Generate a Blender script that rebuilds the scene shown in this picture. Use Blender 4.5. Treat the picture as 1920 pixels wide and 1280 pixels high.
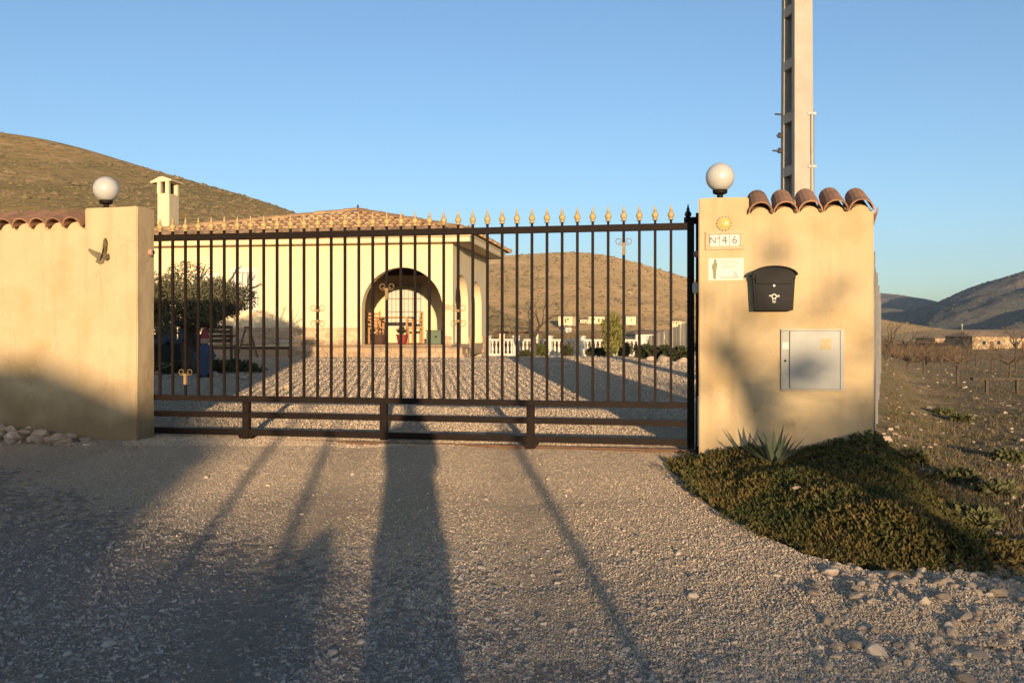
import bpy, bmesh, math, random
import numpy as np
from mathutils import Vector, Matrix

random.seed(7)
RNG = np.random.default_rng(11)
R = math.radians
scn = bpy.context.scene
for o in list(bpy.data.objects):
    bpy.data.objects.remove(o)

# ------------------------------------------------------------------ camera
EYE = 1.05
F = 1750.0                       # focal length in pixels of the 1920 wide photograph
cam_data = bpy.data.cameras.new("camera")
cam_data.sensor_width = 36.0
cam_data.lens = 36.0 * F / 1920.0
cam_data.shift_y = -18.0 / 1920.0
cam_data.clip_start = 0.05
cam_data.clip_end = 12000
cam = bpy.data.objects.new("camera", cam_data)
cam.location = (0, 0, EYE)
cam.rotation_euler = (R(90), 0, 0)
scn.collection.objects.link(cam)
scn.camera = cam

# ------------------------------------------------------------------ sky, sun, exposure
SUN_EL = 4.8
TO_SUN_XY = Vector((0.1107, -0.9939))
world = bpy.data.worlds.new("World")
scn.world = world
world.use_nodes = True
wn = world.node_tree
bg = wn.nodes["Background"]
sky = wn.nodes.new("ShaderNodeTexSky")
sky.sky_type = 'NISHITA'
sky.sun_disc = False
sky.sun_elevation = R(SUN_EL)
sky.sun_rotation = math.atan2(TO_SUN_XY.x, TO_SUN_XY.y)
sky.altitude = 300
sky.air_density = 0.75
sky.dust_density = 1.0
sky.ozone_density = 2.1
wn.links.new(sky.outputs[0], bg.inputs[0])
bg.inputs[1].default_value = 0.15

sun_data = bpy.data.lights.new("sun", 'SUN')
sun_data.energy = 4.05
sun_data.angle = R(0.53)
sun_data.color = (1.0, 0.735, 0.46)
sun = bpy.data.objects.new("sun", sun_data)
sdir = Vector((TO_SUN_XY.x * math.cos(R(SUN_EL)), TO_SUN_XY.y * math.cos(R(SUN_EL)), math.sin(R(SUN_EL))))
sun.rotation_euler = sdir.to_track_quat('Z', 'Y').to_euler()
sun.location = (5, -40, 20)
scn.collection.objects.link(sun)

scn.view_settings.view_transform = 'Standard'
scn.view_settings.look = 'None'
scn.view_settings.gamma = 1
scn.view_settings.use_curve_mapping = False
scn.view_settings.exposure = 0.90
try:
    scn.cycles.max_bounces = 6
    scn.cycles.diffuse_bounces = 4
    scn.cycles.use_denoising = True
except Exception:
    pass

# ------------------------------------------------------------------ helpers: noise
def _hash(ix, iy, seed):
    n = (ix.astype(np.int64) * 374761393 + iy.astype(np.int64) * 668265263 + seed * 974711) & 0x7fffffff
    n = ((n ^ (n >> 13)) * 1274126177) & 0x7fffffff
    return ((n ^ (n >> 16)) & 0xffff) / 65535.0

def vnoise(x, y, seed=0):
    x = np.asarray(x, float); y = np.asarray(y, float)
    ix = np.floor(x); iy = np.floor(y)
    fx = x - ix; fy = y - iy
    fx = fx * fx * (3 - 2 * fx); fy = fy * fy * (3 - 2 * fy)
    a = _hash(ix, iy, seed); b = _hash(ix + 1, iy, seed)
    c = _hash(ix, iy + 1, seed); d = _hash(ix + 1, iy + 1, seed)
    return (a * (1 - fx) + b * fx) * (1 - fy) + (c * (1 - fx) + d * fx) * fy

def fbm(x, y, oct=4, seed=0):
    s = 0; a = 0.5; t = 0
    for i in range(oct):
        s = s + a * vnoise(x * 2 ** i, y * 2 ** i, seed + i * 17)
        t += a; a *= 0.5
    return s / t - 0.5

def sstep(a, b, x):
    t = np.clip((np.asarray(x, float) - a) / (b - a), 0, 1)
    return t * t * (3 - 2 * t)

# ------------------------------------------------------------------ helpers: mesh building
class MB:
    def __init__(self):
        self.v = []; self.f = []
    def add(self, vs, fs):
        o = len(self.v)
        self.v.extend([tuple(v) for v in vs])
        self.f.extend([tuple(i + o for i in f) for f in fs])
        return self
    def box(self, c, s, rot=None, bev=0.0):
        if bev > 0:
            bm = bmesh.new()
            bmesh.ops.create_cube(bm, size=1)
            bmesh.ops.scale(bm, vec=s, verts=bm.verts)
            bmesh.ops.bevel(bm, geom=bm.edges[:], offset=bev, segments=2, affect='EDGES')
            vs = [v.co.copy() for v in bm.verts]
            fs = [[v.index for v in f.verts] for f in bm.faces]
            bm.free()
        else:
            vs = [Vector((x * s[0] / 2, y * s[1] / 2, z * s[2] / 2)) for x in (-1, 1) for y in (-1, 1) for z in (-1, 1)]
            fs = [(0, 1, 3, 2), (4, 6, 7, 5), (0, 4, 5, 1), (2, 3, 7, 6), (0, 2, 6, 4), (1, 5, 7, 3)]
        if rot is not None:
            vs = [rot @ v for v in vs]
        c = Vector(c)
        return self.add([v + c for v in vs], fs)
    def tube(self, pts, radii, n=8, cap=True):
        pts = [Vector(p) for p in pts]
        if not hasattr(radii, '__len__'):
            radii = [radii] * len(pts)
        vs = []; fs = []
        ref = Vector((0.13, 0.21, 1)).normalized()
        for i, p in enumerate(pts):
            d = (pts[min(i + 1, len(pts) - 1)] - pts[max(i - 1, 0)]).normalized()
            if abs(d.dot(ref)) > 0.97:
                a = d.cross(Vector((1, 0.1, 0))).normalized()
            else:
                a = d.cross(ref).normalized()
            b = d.cross(a)
            for k in range(n):
                t = 2 * math.pi * k / n
                vs.append(p + (a * math.cos(t) + b * math.sin(t)) * radii[i])
        for i in range(len(pts) - 1):
            for k in range(n):
                fs.append((i * n + k, i * n + (k + 1) % n, (i + 1) * n + (k + 1) % n, (i + 1) * n + k))
        if cap:
            fs.append(tuple(range(n - 1, -1, -1)))
            fs.append(tuple((len(pts) - 1) * n + k for k in range(n)))
        return self.add(vs, fs)
    def lathe(self, prof, n=16, c=(0, 0, 0), mat=None):
        vs = []; fs = []
        m = len(prof)
        for r, z in prof:
            for k in range(n):
                t = 2 * math.pi * k / n
                vs.append(Vector((r * math.cos(t), r * math.sin(t), z)))
        for i in range(m - 1):
            for k in range(n):
                fs.append((i * n + k, i * n + (k + 1) % n, (i + 1) * n + (k + 1) % n, (i + 1) * n + k))
        fs.append(tuple(range(n - 1, -1, -1)))
        fs.append(tuple((m - 1) * n + k for k in range(n)))
        if mat is not None:
            vs = [mat @ v for v in vs]
        c = Vector(c)
        return self.add([v + c for v in vs], fs)
    def prism(self, poly, y0, y1):
        """poly in x,z; extruded from y0 to y1 (local)."""
        n = len(poly)
        vs = [(p[0], y0, p[1]) for p in poly] + [(p[0], y1, p[1]) for p in poly]
        fs = [tuple(range(n)), tuple(range(2 * n - 1, n - 1, -1))]
        for i in range(n):
            j = (i + 1) % n
            fs.append((j, i, i + n, j + n))
        return self.add(vs, fs)
    def xf(self, m):
        self.v = [tuple(m @ Vector(v)) for v in self.v]
        return self
    def mesh(self, name, mat, smooth=False):
        me = bpy.data.meshes.new(name)
        me.from_pydata(self.v, [], self.f)
        bm = bmesh.new(); bm.from_mesh(me)
        bmesh.ops.recalc_face_normals(bm, faces=bm.faces)
        bm.to_mesh(me); bm.free()
        if smooth:
            for p in me.polygons: p.use_smooth = True
            me.set_sharp_from_angle(angle=R(35))
        if mat: me.materials.append(mat)
        return me

def link(name, me, parent=None, loc=None, rot=None, scale=None):
    o = bpy.data.objects.new(name, me)
    scn.collection.objects.link(o)
    if parent is not None: o.parent = parent
    if loc is not None: o.location = loc
    if rot is not None: o.rotation_euler = rot
    if scale is not None: o.scale = scale
    return o

def obj(name, mb, mat, parent=None, smooth=False, loc=None, rot=None, scale=None):
    return link(name, mb.mesh(name, mat, smooth), parent, loc, rot, scale)

def npmesh(name, verts, faces, mat, smooth=False):
    """faces: (n,k) array, all the same size"""
    verts = np.asarray(verts, np.float32); faces = np.asarray(faces, np.int32)
    me = bpy.data.meshes.new(name)
    me.vertices.add(len(verts)); me.vertices.foreach_set('co', verts.ravel())
    n, k = faces.shape
    me.loops.add(n * k); me.loops.foreach_set('vertex_index', faces.ravel())
    me.polygons.add(n)
    me.polygons.foreach_set('loop_start', np.arange(0, n * k, k, dtype=np.int32))
    me.polygons.foreach_set('loop_total', np.full(n, k, np.int32))
    me.polygons.foreach_set('use_smooth', np.full(n, smooth))
    me.update(calc_edges=True); me.validate()
    if mat: me.materials.append(mat)
    return me

def tag(o, label=None, cat=None, group=None, kind=None):
    if label: o['label'] = label
    if cat: o['category'] = cat
    if group: o['group'] = group
    if kind: o['kind'] = kind
    return o

def thing(name, label, cat, loc=(0, 0, 0), rz=0.0, group=None):
    o = bpy.data.objects.new(name, None)
    o.empty_display_size = 0.2
    scn.collection.objects.link(o)
    o.location = loc; o.rotation_euler = (0, 0, rz)
    return tag(o, label, cat, group)

def copy_tree(o, parent=None):
    c = o.copy(); scn.collection.objects.link(c)
    if parent is not None: c.parent = parent
    for ch in list(o.children): copy_tree(ch, c)
    return c

# ------------------------------------------------------------------ helpers: materials
def mat(name, c1, c2=None, scale=4.0, rough=0.85, bump=0.0, bscale=30.0, metal=0.0, rnd=0.0, c3=None, scale3=1.0,
        lo=0.35, hi=0.65, stretch=(1, 1, 1), spec=0.3, detail=6, coord='pos', lo3=0.5, hi3=0.62, trans=0.0):
    m = bpy.data.materials.new(name); m.use_nodes = True
    nt = m.node_tree; N = nt.nodes; L = nt.links
    b = N["Principled BSDF"]
    b.inputs["Roughness"].default_value = rough
    b.inputs["Metallic"].default_value = metal
    b.inputs["Specular IOR Level"].default_value = spec
    if coord == 'pos':
        src = N.new("ShaderNodeNewGeometry").outputs["Position"]
    else:
        src = N.new("ShaderNodeTexCoord").outputs["Object"]
    mp = N.new("ShaderNodeMapping"); mp.inputs["Scale"].default_value = stretch
    L.new(src, mp.inputs[0])
    vec = mp.outputs[0]
    col = None
    if c2 is None:
        rgb = N.new("ShaderNodeRGB"); rgb.outputs[0].default_value = (*c1, 1); col = rgb.outputs[0]
    else:
        n = N.new("ShaderNodeTexNoise"); n.inputs["Scale"].default_value = scale; n.inputs["Detail"].default_value = detail
        n.inputs["Roughness"].default_value = 0.62
        L.new(vec, n.inputs["Vector"])
        mr = N.new("ShaderNodeMapRange"); mr.inputs[1].default_value = lo; mr.inputs[2].default_value = hi
        L.new(n.outputs[0], mr.inputs[0])
        mx = N.new("ShaderNodeMix"); mx.data_type = 'RGBA'
        mx.inputs[6].default_value = (*c1, 1); mx.inputs[7].default_value = (*c2, 1)
        L.new(mr.outputs[0], mx.inputs[0]); col = mx.outputs[2]
    if c3 is not None:
        n = N.new("ShaderNodeTexNoise"); n.inputs["Scale"].default_value = scale3; n.inputs["Detail"].default_value = 5
        L.new(vec, n.inputs["Vector"])
        mr = N.new("ShaderNodeMapRange"); mr.inputs[1].default_value = lo3; mr.inputs[2].default_value = hi3
        L.new(n.outputs[0], mr.inputs[0])
        mx = N.new("ShaderNodeMix"); mx.data_type = 'RGBA'; mx.inputs[7].default_value = (*c3, 1)
        L.new(col, mx.inputs[6]); L.new(mr.outputs[0], mx.inputs[0]); col = mx.outputs[2]
    if rnd > 0:
        oi = N.new("ShaderNodeObjectInfo")
        mr = N.new("ShaderNodeMapRange"); mr.inputs[3].default_value = 1 - rnd; mr.inputs[4].default_value = 1 + rnd
        L.new(oi.outputs["Random"], mr.inputs[0])
        mu = N.new("ShaderNodeVectorMath"); mu.operation = 'SCALE'
        L.new(col, mu.inputs[0]); L.new(mr.outputs[0], mu.inputs[3]); col = mu.outputs[0]
    L.new(col, b.inputs["Base Color"])
    if bump > 0:
        n = N.new("ShaderNodeTexNoise"); n.inputs["Scale"].default_value = bscale; n.inputs["Detail"].default_value = 6
        L.new(vec, n.inputs["Vector"])
        bp = N.new("ShaderNodeBump"); bp.inputs["Strength"].default_value = bump; bp.inputs["Distance"].default_value = 0.02
        L.new(n.outputs[0], bp.inputs["Height"]); L.new(bp.outputs[0], b.inputs["Normal"])
    if trans > 0:
        tr = N.new("ShaderNodeBsdfTranslucent"); L.new(col, tr.inputs[0])
        ms = N.new("ShaderNodeMixShader"); ms.inputs[0].default_value = trans
        L.new(b.outputs[0], ms.inputs[1]); L.new(tr.outputs[0], ms.inputs[2])
        L.new(ms.outputs[0], N["Material Output"].inputs[0])
    return m

def plaster(name, c1, c2, stain, streak, splash=None, z0=0.0, z1=0.5):
    """painted render with patchy repainting, hairline cracks, streaks and (optionally) earth splashed on its foot"""
    m = mat(name, c1, c2, scale=1.6, rough=0.93, bump=0.0, lo=0.3, hi=0.7, spec=0.15, c3=stain, scale3=2.3, lo3=0.52, hi3=0.8)
    nt = m.node_tree; N = nt.nodes; L = nt.links
    b = N["Principled BSDF"]
    col = b.inputs["Base Color"].links[0].from_socket
    pos = N.new("ShaderNodeNewGeometry").outputs["Position"]
    def mixin(col, fac, c):
        mx = N.new("ShaderNodeMix"); mx.data_type = 'RGBA'; mx.inputs[7].default_value = (*c, 1)
        L.new(col, mx.inputs[6]); L.new(fac, mx.inputs[0]); return mx.outputs[2]
    mp = N.new("ShaderNodeMapping"); mp.inputs["Scale"].default_value = (7, 7, 0.5); L.new(pos, mp.inputs[0])
    n = N.new("ShaderNodeTexNoise"); n.inputs["Scale"].default_value = 1.3; n.inputs["Detail"].default_value = 4; L.new(mp.outputs[0], n.inputs[0])
    mr = N.new("ShaderNodeMapRange"); mr.inputs[1].default_value = 0.5; mr.inputs[2].default_value = 0.8; mr.inputs[4].default_value = 0.55
    L.new(n.outputs[0], mr.inputs[0]); col = mixin(col, mr.outputs[0], streak)
    # hairline cracks
    mp2 = N.new("ShaderNodeMapping"); mp2.inputs["Scale"].default_value = (1.6, 1.6, 0.8); L.new(pos, mp2.inputs[0])
    nn = N.new("ShaderNodeTexNoise"); nn.inputs["Scale"].default_value = 3.0; nn.inputs["Detail"].default_value = 5; L.new(mp2.outputs[0], nn.inputs[0])
    ad = N.new("ShaderNodeVectorMath"); ad.operation = 'MULTIPLY_ADD'; ad.inputs[1].default_value = (0.5, 0.5, 0.5)
    L.new(nn.outputs["Color"], ad.inputs[0]); L.new(mp2.outputs[0], ad.inputs[2])
    vo = N.new("ShaderNodeTexVoronoi"); vo.feature = 'DISTANCE_TO_EDGE'; vo.inputs["Scale"].default_value = 1.1; L.new(ad.outputs[0], vo.inputs[0])
    mr = N.new("ShaderNodeMapRange"); mr.inputs[1].default_value = 0.0; mr.inputs[2].default_value = 0.005; mr.inputs[3].default_value = 0.28; mr.inputs[4].default_value = 0.0
    L.new(vo.outputs[0], mr.inputs[0]); col = mixin(col, mr.outputs[0], (streak[0] * 0.6, streak[1] * 0.6, streak[2] * 0.6))
    if splash:
        sp = N.new("ShaderNodeSeparateXYZ"); L.new(pos, sp.inputs[0])
        n = N.new("ShaderNodeTexNoise"); n.inputs["Scale"].default_value = 2.2; n.inputs["Detail"].default_value = 6; L.new(pos, n.inputs[0])
        ma = N.new("ShaderNodeMath"); ma.operation = 'MULTIPLY_ADD'; ma.inputs[1].default_value = -1.3; L.new(n.outputs[0], ma.inputs[0]); L.new(sp.outputs[2], ma.inputs[2])
        mr = N.new("ShaderNodeMapRange"); mr.inputs[1].default_value = z0 - 0.65; mr.inputs[2].default_value = z1 - 0.65; mr.inputs[3].default_value = 0.85; mr.inputs[4].default_value = 0
        L.new(ma.outputs[0], mr.inputs[0]); col = mixin(col, mr.outputs[0], splash)
    L.new(col, b.inputs["Base Color"])
    n1 = N.new("ShaderNodeTexNoise"); n1.inputs["Scale"].default_value = 9; n1.inputs["Detail"].default_value = 8; L.new(pos, n1.inputs[0])
    bp0 = N.new("ShaderNodeBump"); bp0.inputs["Strength"].default_value = 0.5; bp0.inputs["Distance"].default_value = 0.03
    n2 = N.new("ShaderNodeTexNoise"); n2.inputs["Scale"].default_value = 3.5; n2.inputs["Detail"].default_value = 3; L.new(pos, n2.inputs[0])
    L.new(n2.outputs[0], bp0.inputs["Height"])
    bp = N.new("ShaderNodeBump"); bp.inputs["Strength"].default_value = 0.4; bp.inputs["Distance"].default_value = 0.008
    L.new(n1.outputs[0], bp.inputs["Height"]); L.new(bp0.outputs[0], bp.inputs["Normal"]); L.new(bp.outputs[0], b.inputs["Normal"])
    return m

def speckle(name, cols, scales, thr, rough=0.95, bump=0.6, bscale=3.0, bdist=0.2):
    """ground-like: base colour, then layers of other colours through noise thresholds"""
    m = bpy.data.materials.new(name); m.use_nodes = True
    nt = m.node_tree; N = nt.nodes; L = nt.links
    b = N["Principled BSDF"]; b.inputs["Roughness"].default_value = rough; b.inputs["Specular IOR Level"].default_value = 0.1
    b.inputs["Diffuse Roughness"].default_value = 1.0
    pos = N.new("ShaderNodeNewGeometry").outputs["Position"]
    rgb = N.new("ShaderNodeRGB"); rgb.outputs[0].default_value = (*cols[0], 1); col = rgb.outputs[0]
    for c, s, (lo, hi) in zip(cols[1:], scales, thr):
        n = N.new("ShaderNodeTexNoise"); n.inputs["Scale"].default_value = s; n.inputs["Detail"].default_value = 7; n.inputs["Roughness"].default_value = 0.65
        L.new(pos, n.inputs[0])
        mr = N.new("ShaderNodeMapRange"); mr.inputs[1].default_value = lo; mr.inputs[2].default_value = hi; L.new(n.outputs[0], mr.inputs[0])
        mx = N.new("ShaderNodeMix"); mx.data_type = 'RGBA'; mx.inputs[7].default_value = (*c, 1)
        L.new(col, mx.inputs[6]); L.new(mr.outputs[0], mx.inputs[0]); col = mx.outputs[2]
    L.new(col, b.inputs["Base Color"])
    n = N.new("ShaderNodeTexNoise"); n.inputs["Scale"].default_value = bscale; n.inputs["Detail"].default_value = 9; n.inputs["Roughness"].default_value = 0.7; L.new(pos, n.inputs[0])
    bp = N.new("ShaderNodeBump"); bp.inputs["Strength"].default_value = bump; bp.inputs["Distance"].default_value = bdist
    L.new(n.outputs[0], bp.inputs["Height"]); L.new(bp.outputs[0], b.inputs["Normal"])
    return m

MT = {}
MT['wall'] = plaster('wall_plaster', (0.53, 0.405, 0.24), (0.465, 0.345, 0.19), (0.41, 0.295, 0.145), (0.36, 0.25, 0.125), splash=(0.25, 0.165, 0.085), z0=0.12, z1=0.55)
MT['wall_right'] = plaster('wall_plaster_right', (0.53, 0.405, 0.235), (0.455, 0.335, 0.18), (0.39, 0.275, 0.13), (0.36, 0.25, 0.125))
MT['house'] = plaster('house_plaster', (0.68, 0.555, 0.345), (0.65, 0.53, 0.325), (0.60, 0.48, 0.285), (0.59, 0.48, 0.29))
MT['white'] = mat('white_paint', (0.62, 0.58, 0.50), (0.55, 0.51, 0.43), scale=6, rough=0.7)
MT['terracotta'] = mat('terracotta', (0.36, 0.19, 0.105), (0.26, 0.145, 0.085), scale=9, rough=0.9, bump=0.4, bscale=60, rnd=0.3, c3=(0.13, 0.09, 0.06), scale3=6, lo3=0.55, hi3=0.75)
MT['roof'] = mat('roof_clay', (0.36, 0.225, 0.125), (0.29, 0.175, 0.095), scale=3, rough=0.9, bump=0.4, bscale=30, rnd=0.25, c3=(0.44, 0.29, 0.15), scale3=2.0)
MT['black'] = mat('black_paint', (0.010, 0.006, 0.004), (0.016, 0.0095, 0.006), scale=20, rough=0.6, bump=0.1, bscale=90, spec=0.12)
MT['gold'] = mat('gold_paint', (0.50, 0.37, 0.16), (0.40, 0.28, 0.11), scale=40, rough=0.55, metal=0.1)
MT['globe'] = mat('opal_globe', (0.47, 0.455, 0.41), (0.44, 0.425, 0.38), scale=6, rough=0.35, spec=0.5)
MT['mailbox'] = mat('mailbox_paint', (0.007, 0.007, 0.007), (0.012, 0.011, 0.010), scale=30, rough=0.5, spec=0.12)
MT['steel'] = mat('steel', (0.42, 0.41, 0.39), (0.34, 0.33, 0.31), scale=14, rough=0.45, metal=0.5)
MT['meter'] = mat('meter_door', (0.36, 0.355, 0.31), (0.31, 0.31, 0.275), scale=5, rough=0.55, spec=0.4)
MT['gravel'] = speckle('gravel', [(0.62, 0.49, 0.345), (0.54, 0.425, 0.295), (0.66, 0.53, 0.38), (0.46, 0.36, 0.25)], [0.7, 16, 45], [(0.42, 0.62), (0.52, 0.66), (0.56, 0.66)], bump=1.0, bscale=26, bdist=0.12)
MT['road_gravel'] = speckle('road_gravel', [(0.34, 0.29, 0.24), (0.28, 0.24, 0.20), (0.40, 0.345, 0.285), (0.22, 0.19, 0.16)], [0.7, 16, 45], [(0.42, 0.62), (0.52, 0.66), (0.56, 0.66)], bump=1.0, bscale=26, bdist=0.06)  # drive gravel with the foreground shade put into its colour
MT['road_pebble'] = mat('road_pebble', (0.42, 0.365, 0.31), (0.25, 0.22, 0.19), scale=22, rough=0.92, lo=0.4, hi=0.6, detail=2)  # pebbles darkened to carry the same foreground shade
MT['stone'] = mat('stone', (0.58, 0.465, 0.34), (0.45, 0.36, 0.265), scale=14, rough=0.92, bump=0.5, bscale=45, rnd=0.42, coord='obj')
MT['road_stone'] = mat('road_stone', (0.40, 0.36, 0.31), (0.26, 0.235, 0.205), scale=14, rough=0.92, bump=0.4, bscale=45, rnd=0.4, coord='obj')  # single stones, darker to carry the foreground shade
MT['pebble'] = mat('pebble', (0.66, 0.52, 0.365), (0.52, 0.405, 0.28), scale=22, rough=0.92, lo=0.4, hi=0.6, detail=2)
MT['pale_stone'] = mat('pale_stone', (0.52, 0.40, 0.285), (0.40, 0.305, 0.215), scale=14, rough=0.92, bump=0.5, bscale=45, rnd=0.3, coord='obj')
MT['soil'] = speckle('field_soil', [(0.20, 0.145, 0.085), (0.135, 0.115, 0.05), (0.27, 0.20, 0.125), (0.085, 0.065, 0.04), (0.32, 0.26, 0.18)], [0.35, 1.3, 5, 22], [(0.45, 0.6), (0.52, 0.66), (0.5, 0.66), (0.62, 0.68)], bump=0.8, bscale=4, bdist=0.12)
MT['hill'] = speckle('hill_scrub', [(0.215, 0.152, 0.066), (0.135, 0.11, 0.045), (0.31, 0.22, 0.12), (0.11, 0.092, 0.04)], [0.022, 0.06, 0.35], [(0.42, 0.62), (0.54, 0.68), (0.50, 0.62)], bump=0.8, bscale=0.25, bdist=2.0)
MT['mid_hill'] = speckle('mid_hill_scrub', [(0.39, 0.265, 0.135), (0.30, 0.22, 0.105), (0.45, 0.325, 0.185), (0.24, 0.18, 0.09)], [0.016, 0.05, 0.25], [(0.45, 0.62), (0.55, 0.68), (0.5, 0.64)], bump=0.8, bscale=0.2, bdist=2.5)
MT['mountain'] = speckle('mountain_pine', [(0.17, 0.15, 0.125), (0.11, 0.105, 0.08), (0.27, 0.20, 0.135), (0.08, 0.08, 0.06)], [0.006, 0.012, 0.07], [(0.42, 0.6), (0.56, 0.7), (0.5, 0.62)], bump=0.9, bscale=0.03, bdist=12.0)
MT['scrub'] = mat('scrub_bush', (0.15, 0.12, 0.055), (0.23, 0.165, 0.08), scale=0.5, rough=0.95, lo=0.4, hi=0.6)
MT['pine'] = mat('pine_bush', (0.085, 0.08, 0.05), (0.12, 0.105, 0.065), scale=0.3, rough=0.95)
MT['wood'] = mat('weathered_wood', (0.20, 0.115, 0.055), (0.12, 0.07, 0.035), scale=5, rough=0.8, bump=0.3, bscale=40, stretch=(6, 6, 1))
MT['dark_wood'] = mat('dark_wood', (0.075, 0.035, 0.02), (0.05, 0.024, 0.014), scale=5, rough=0.8, bump=0.2, bscale=40)
MT['orange_wood'] = mat('orange_wood', (0.42, 0.22, 0.085), (0.33, 0.16, 0.06), scale=6, rough=0.6, bump=0.2, bscale=40, stretch=(6, 6, 1))
MT['bark'] = mat('bark', (0.10, 0.075, 0.05), (0.055, 0.042, 0.03), scale=12, rough=0.95, bump=0.8, bscale=30, stretch=(2, 2, 0.6))
MT['olive_leaf'] = mat('olive_leaf', (0.165, 0.15, 0.075), (0.09, 0.085, 0.04), scale=4.5, rough=0.6, lo=0.4, hi=0.6, trans=0.2, c3=(0.19, 0.175, 0.10), scale3=9)
MT['leaf'] = mat('shrub_leaf', (0.12, 0.135, 0.03), (0.06, 0.075, 0.02), scale=5, rough=0.6, lo=0.4, hi=0.6, trans=0.25)
MT['dark_leaf'] = mat('dark_leaf', (0.035, 0.042, 0.015), (0.06, 0.06, 0.02), scale=8, rough=0.7, lo=0.4, hi=0.6, trans=0.1)
MT['ice_plant'] = mat('ground_cover_leaf', (0.095, 0.082, 0.02), (0.15, 0.105, 0.03), scale=7, rough=0.7, lo=0.42, hi=0.6, c3=(0.06, 0.065, 0.017), scale3=2.2, lo3=0.45, hi3=0.6, trans=0.12)
MT['weed'] = mat('weed_leaf', (0.12, 0.115, 0.045), (0.08, 0.08, 0.03), scale=3, rough=0.8)
MT['agave'] = mat('agave_leaf', (0.12, 0.135, 0.08), (0.08, 0.098, 0.058), scale=6, rough=0.5, stretch=(1, 1, 0.4))
MT['dry_grass'] = mat('dry_grass', (0.22, 0.155, 0.08), (0.15, 0.12, 0.055), scale=1.2, rough=0.9, lo=0.42, hi=0.6, trans=0.2)
MT['concrete'] = mat('pole_concrete', (0.40, 0.36, 0.29), (0.35, 0.31, 0.25), scale=4, rough=0.9, bump=0.3, bscale=50, c3=(0.33, 0.30, 0.25), scale3=5, lo3=0.58, hi3=0.8)
MT['dark'] = mat('dark_void', (0.02, 0.018, 0.016), rough=0.9)
MT['galv'] = mat('galvanised', (0.24, 0.23, 0.21), (0.18, 0.17, 0.155), scale=12, rough=0.6, metal=0.3)
MT['rail'] = mat('rusty_rail', (0.16, 0.085, 0.045), (0.10, 0.055, 0.03), scale=15, rough=0.8, bump=0.3, bscale=60)
MT['glass'] = mat('window_glass', (0.03, 0.033, 0.036), rough=0.12, spec=0.6)
MT['red'] = mat('red_paint', (0.26, 0.035, 0.03), (0.2, 0.03, 0.025), rough=0.6)
MT['blue_cloth'] = mat('blue_cloth', (0.05, 0.065, 0.105), (0.065, 0.08, 0.13), scale=20, rough=0.9)
MT['grey_blue'] = mat('grey_blue_cushion', (0.085, 0.08, 0.095), (0.07, 0.065, 0.08), scale=10, rough=0.9)
MT['green_box'] = mat('green_plastic', (0.10, 0.13, 0.075), rough=0.5)
MT['skin'] = mat('skin', (0.42, 0.25, 0.17), rough=0.6)
MT['hair'] = mat('hair', (0.03, 0.02, 0.012), rough=0.7)
MT['cloth_dark'] = mat('dark_cloth', (0.03, 0.035, 0.05), (0.02, 0.022, 0.03), scale=20, rough=0.95)
MT['plank_grey'] = mat('grey_plank', (0.40, 0.35, 0.26), (0.32, 0.28, 0.21), scale=4, rough=0.85, rnd=0.2, stretch=(4, 4, 0.5))
MT['yellow'] = mat('yellow_glaze', (0.56, 0.42, 0.12), (0.50, 0.36, 0.10), scale=20, rough=0.3, spec=0.5)
MT['olive_brown'] = mat('olive_brown_glaze', (0.24, 0.17, 0.06), rough=0.4)
MT['ochre_glaze'] = mat('ochre_glaze', (0.52, 0.40, 0.20), (0.46, 0.35, 0.17), scale=20, rough=0.45)
MT['cream_tile'] = mat('cream_tile', (0.58, 0.53, 0.43), (0.53, 0.48, 0.38), scale=20, rough=0.35, spec=0.5)
MT['tan_tile'] = mat('tan_tile', (0.50, 0.33, 0.18), (0.43, 0.28, 0.15), scale=20, rough=0.4)
MT['grey_ink'] = mat('grey_ink', (0.12, 0.10, 0.12), rough=0.5)
MT['pale_ink'] = mat('pale_ink', (0.42, 0.38, 0.32), rough=0.6)
MT['green_ink'] = mat('green_ink', (0.20, 0.20, 0.10), rough=0.6)
MT['butterfly'] = mat('butterfly_metal', (0.085, 0.065, 0.025), (0.16, 0.12, 0.05), scale=25, rough=0.6)
MT['pinkish'] = mat('faded_pink_plastic', (0.38, 0.22, 0.17), rough=0.5)

for _m in bpy.data.materials:
    if hasattr(_m, 'use_bump_map_correction'): _m.use_bump_map_correction = False
# ------------------------------------------------------------------ layout frames
PHI = -math.atan2(0.2005, 0.9796)
UX, UY = 0.9796, -0.2005
G0 = Vector((-3.40, 8.88))
def W(s, t, z=0.0):
    """gate-line frame: s along the gate from its left end, t towards the camera"""
    return Vector((G0.x + UX * s - 0.2005 * t, G0.y + UY * s - 0.9796 * t, z))
def s_of(px, t):
    k = (px - 960) / F
    bx = G0.x - 0.2005 * t; by = G0.y - 0.9796 * t
    return (k * by - bx) / (UX - k * UY)
def z_of(py, s, t):
    return EYE + (622 - py) / F * W(s, t).y
def at(px, D, z=0.0):
    return Vector(((px - 960) / F * D, D, z))

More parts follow.
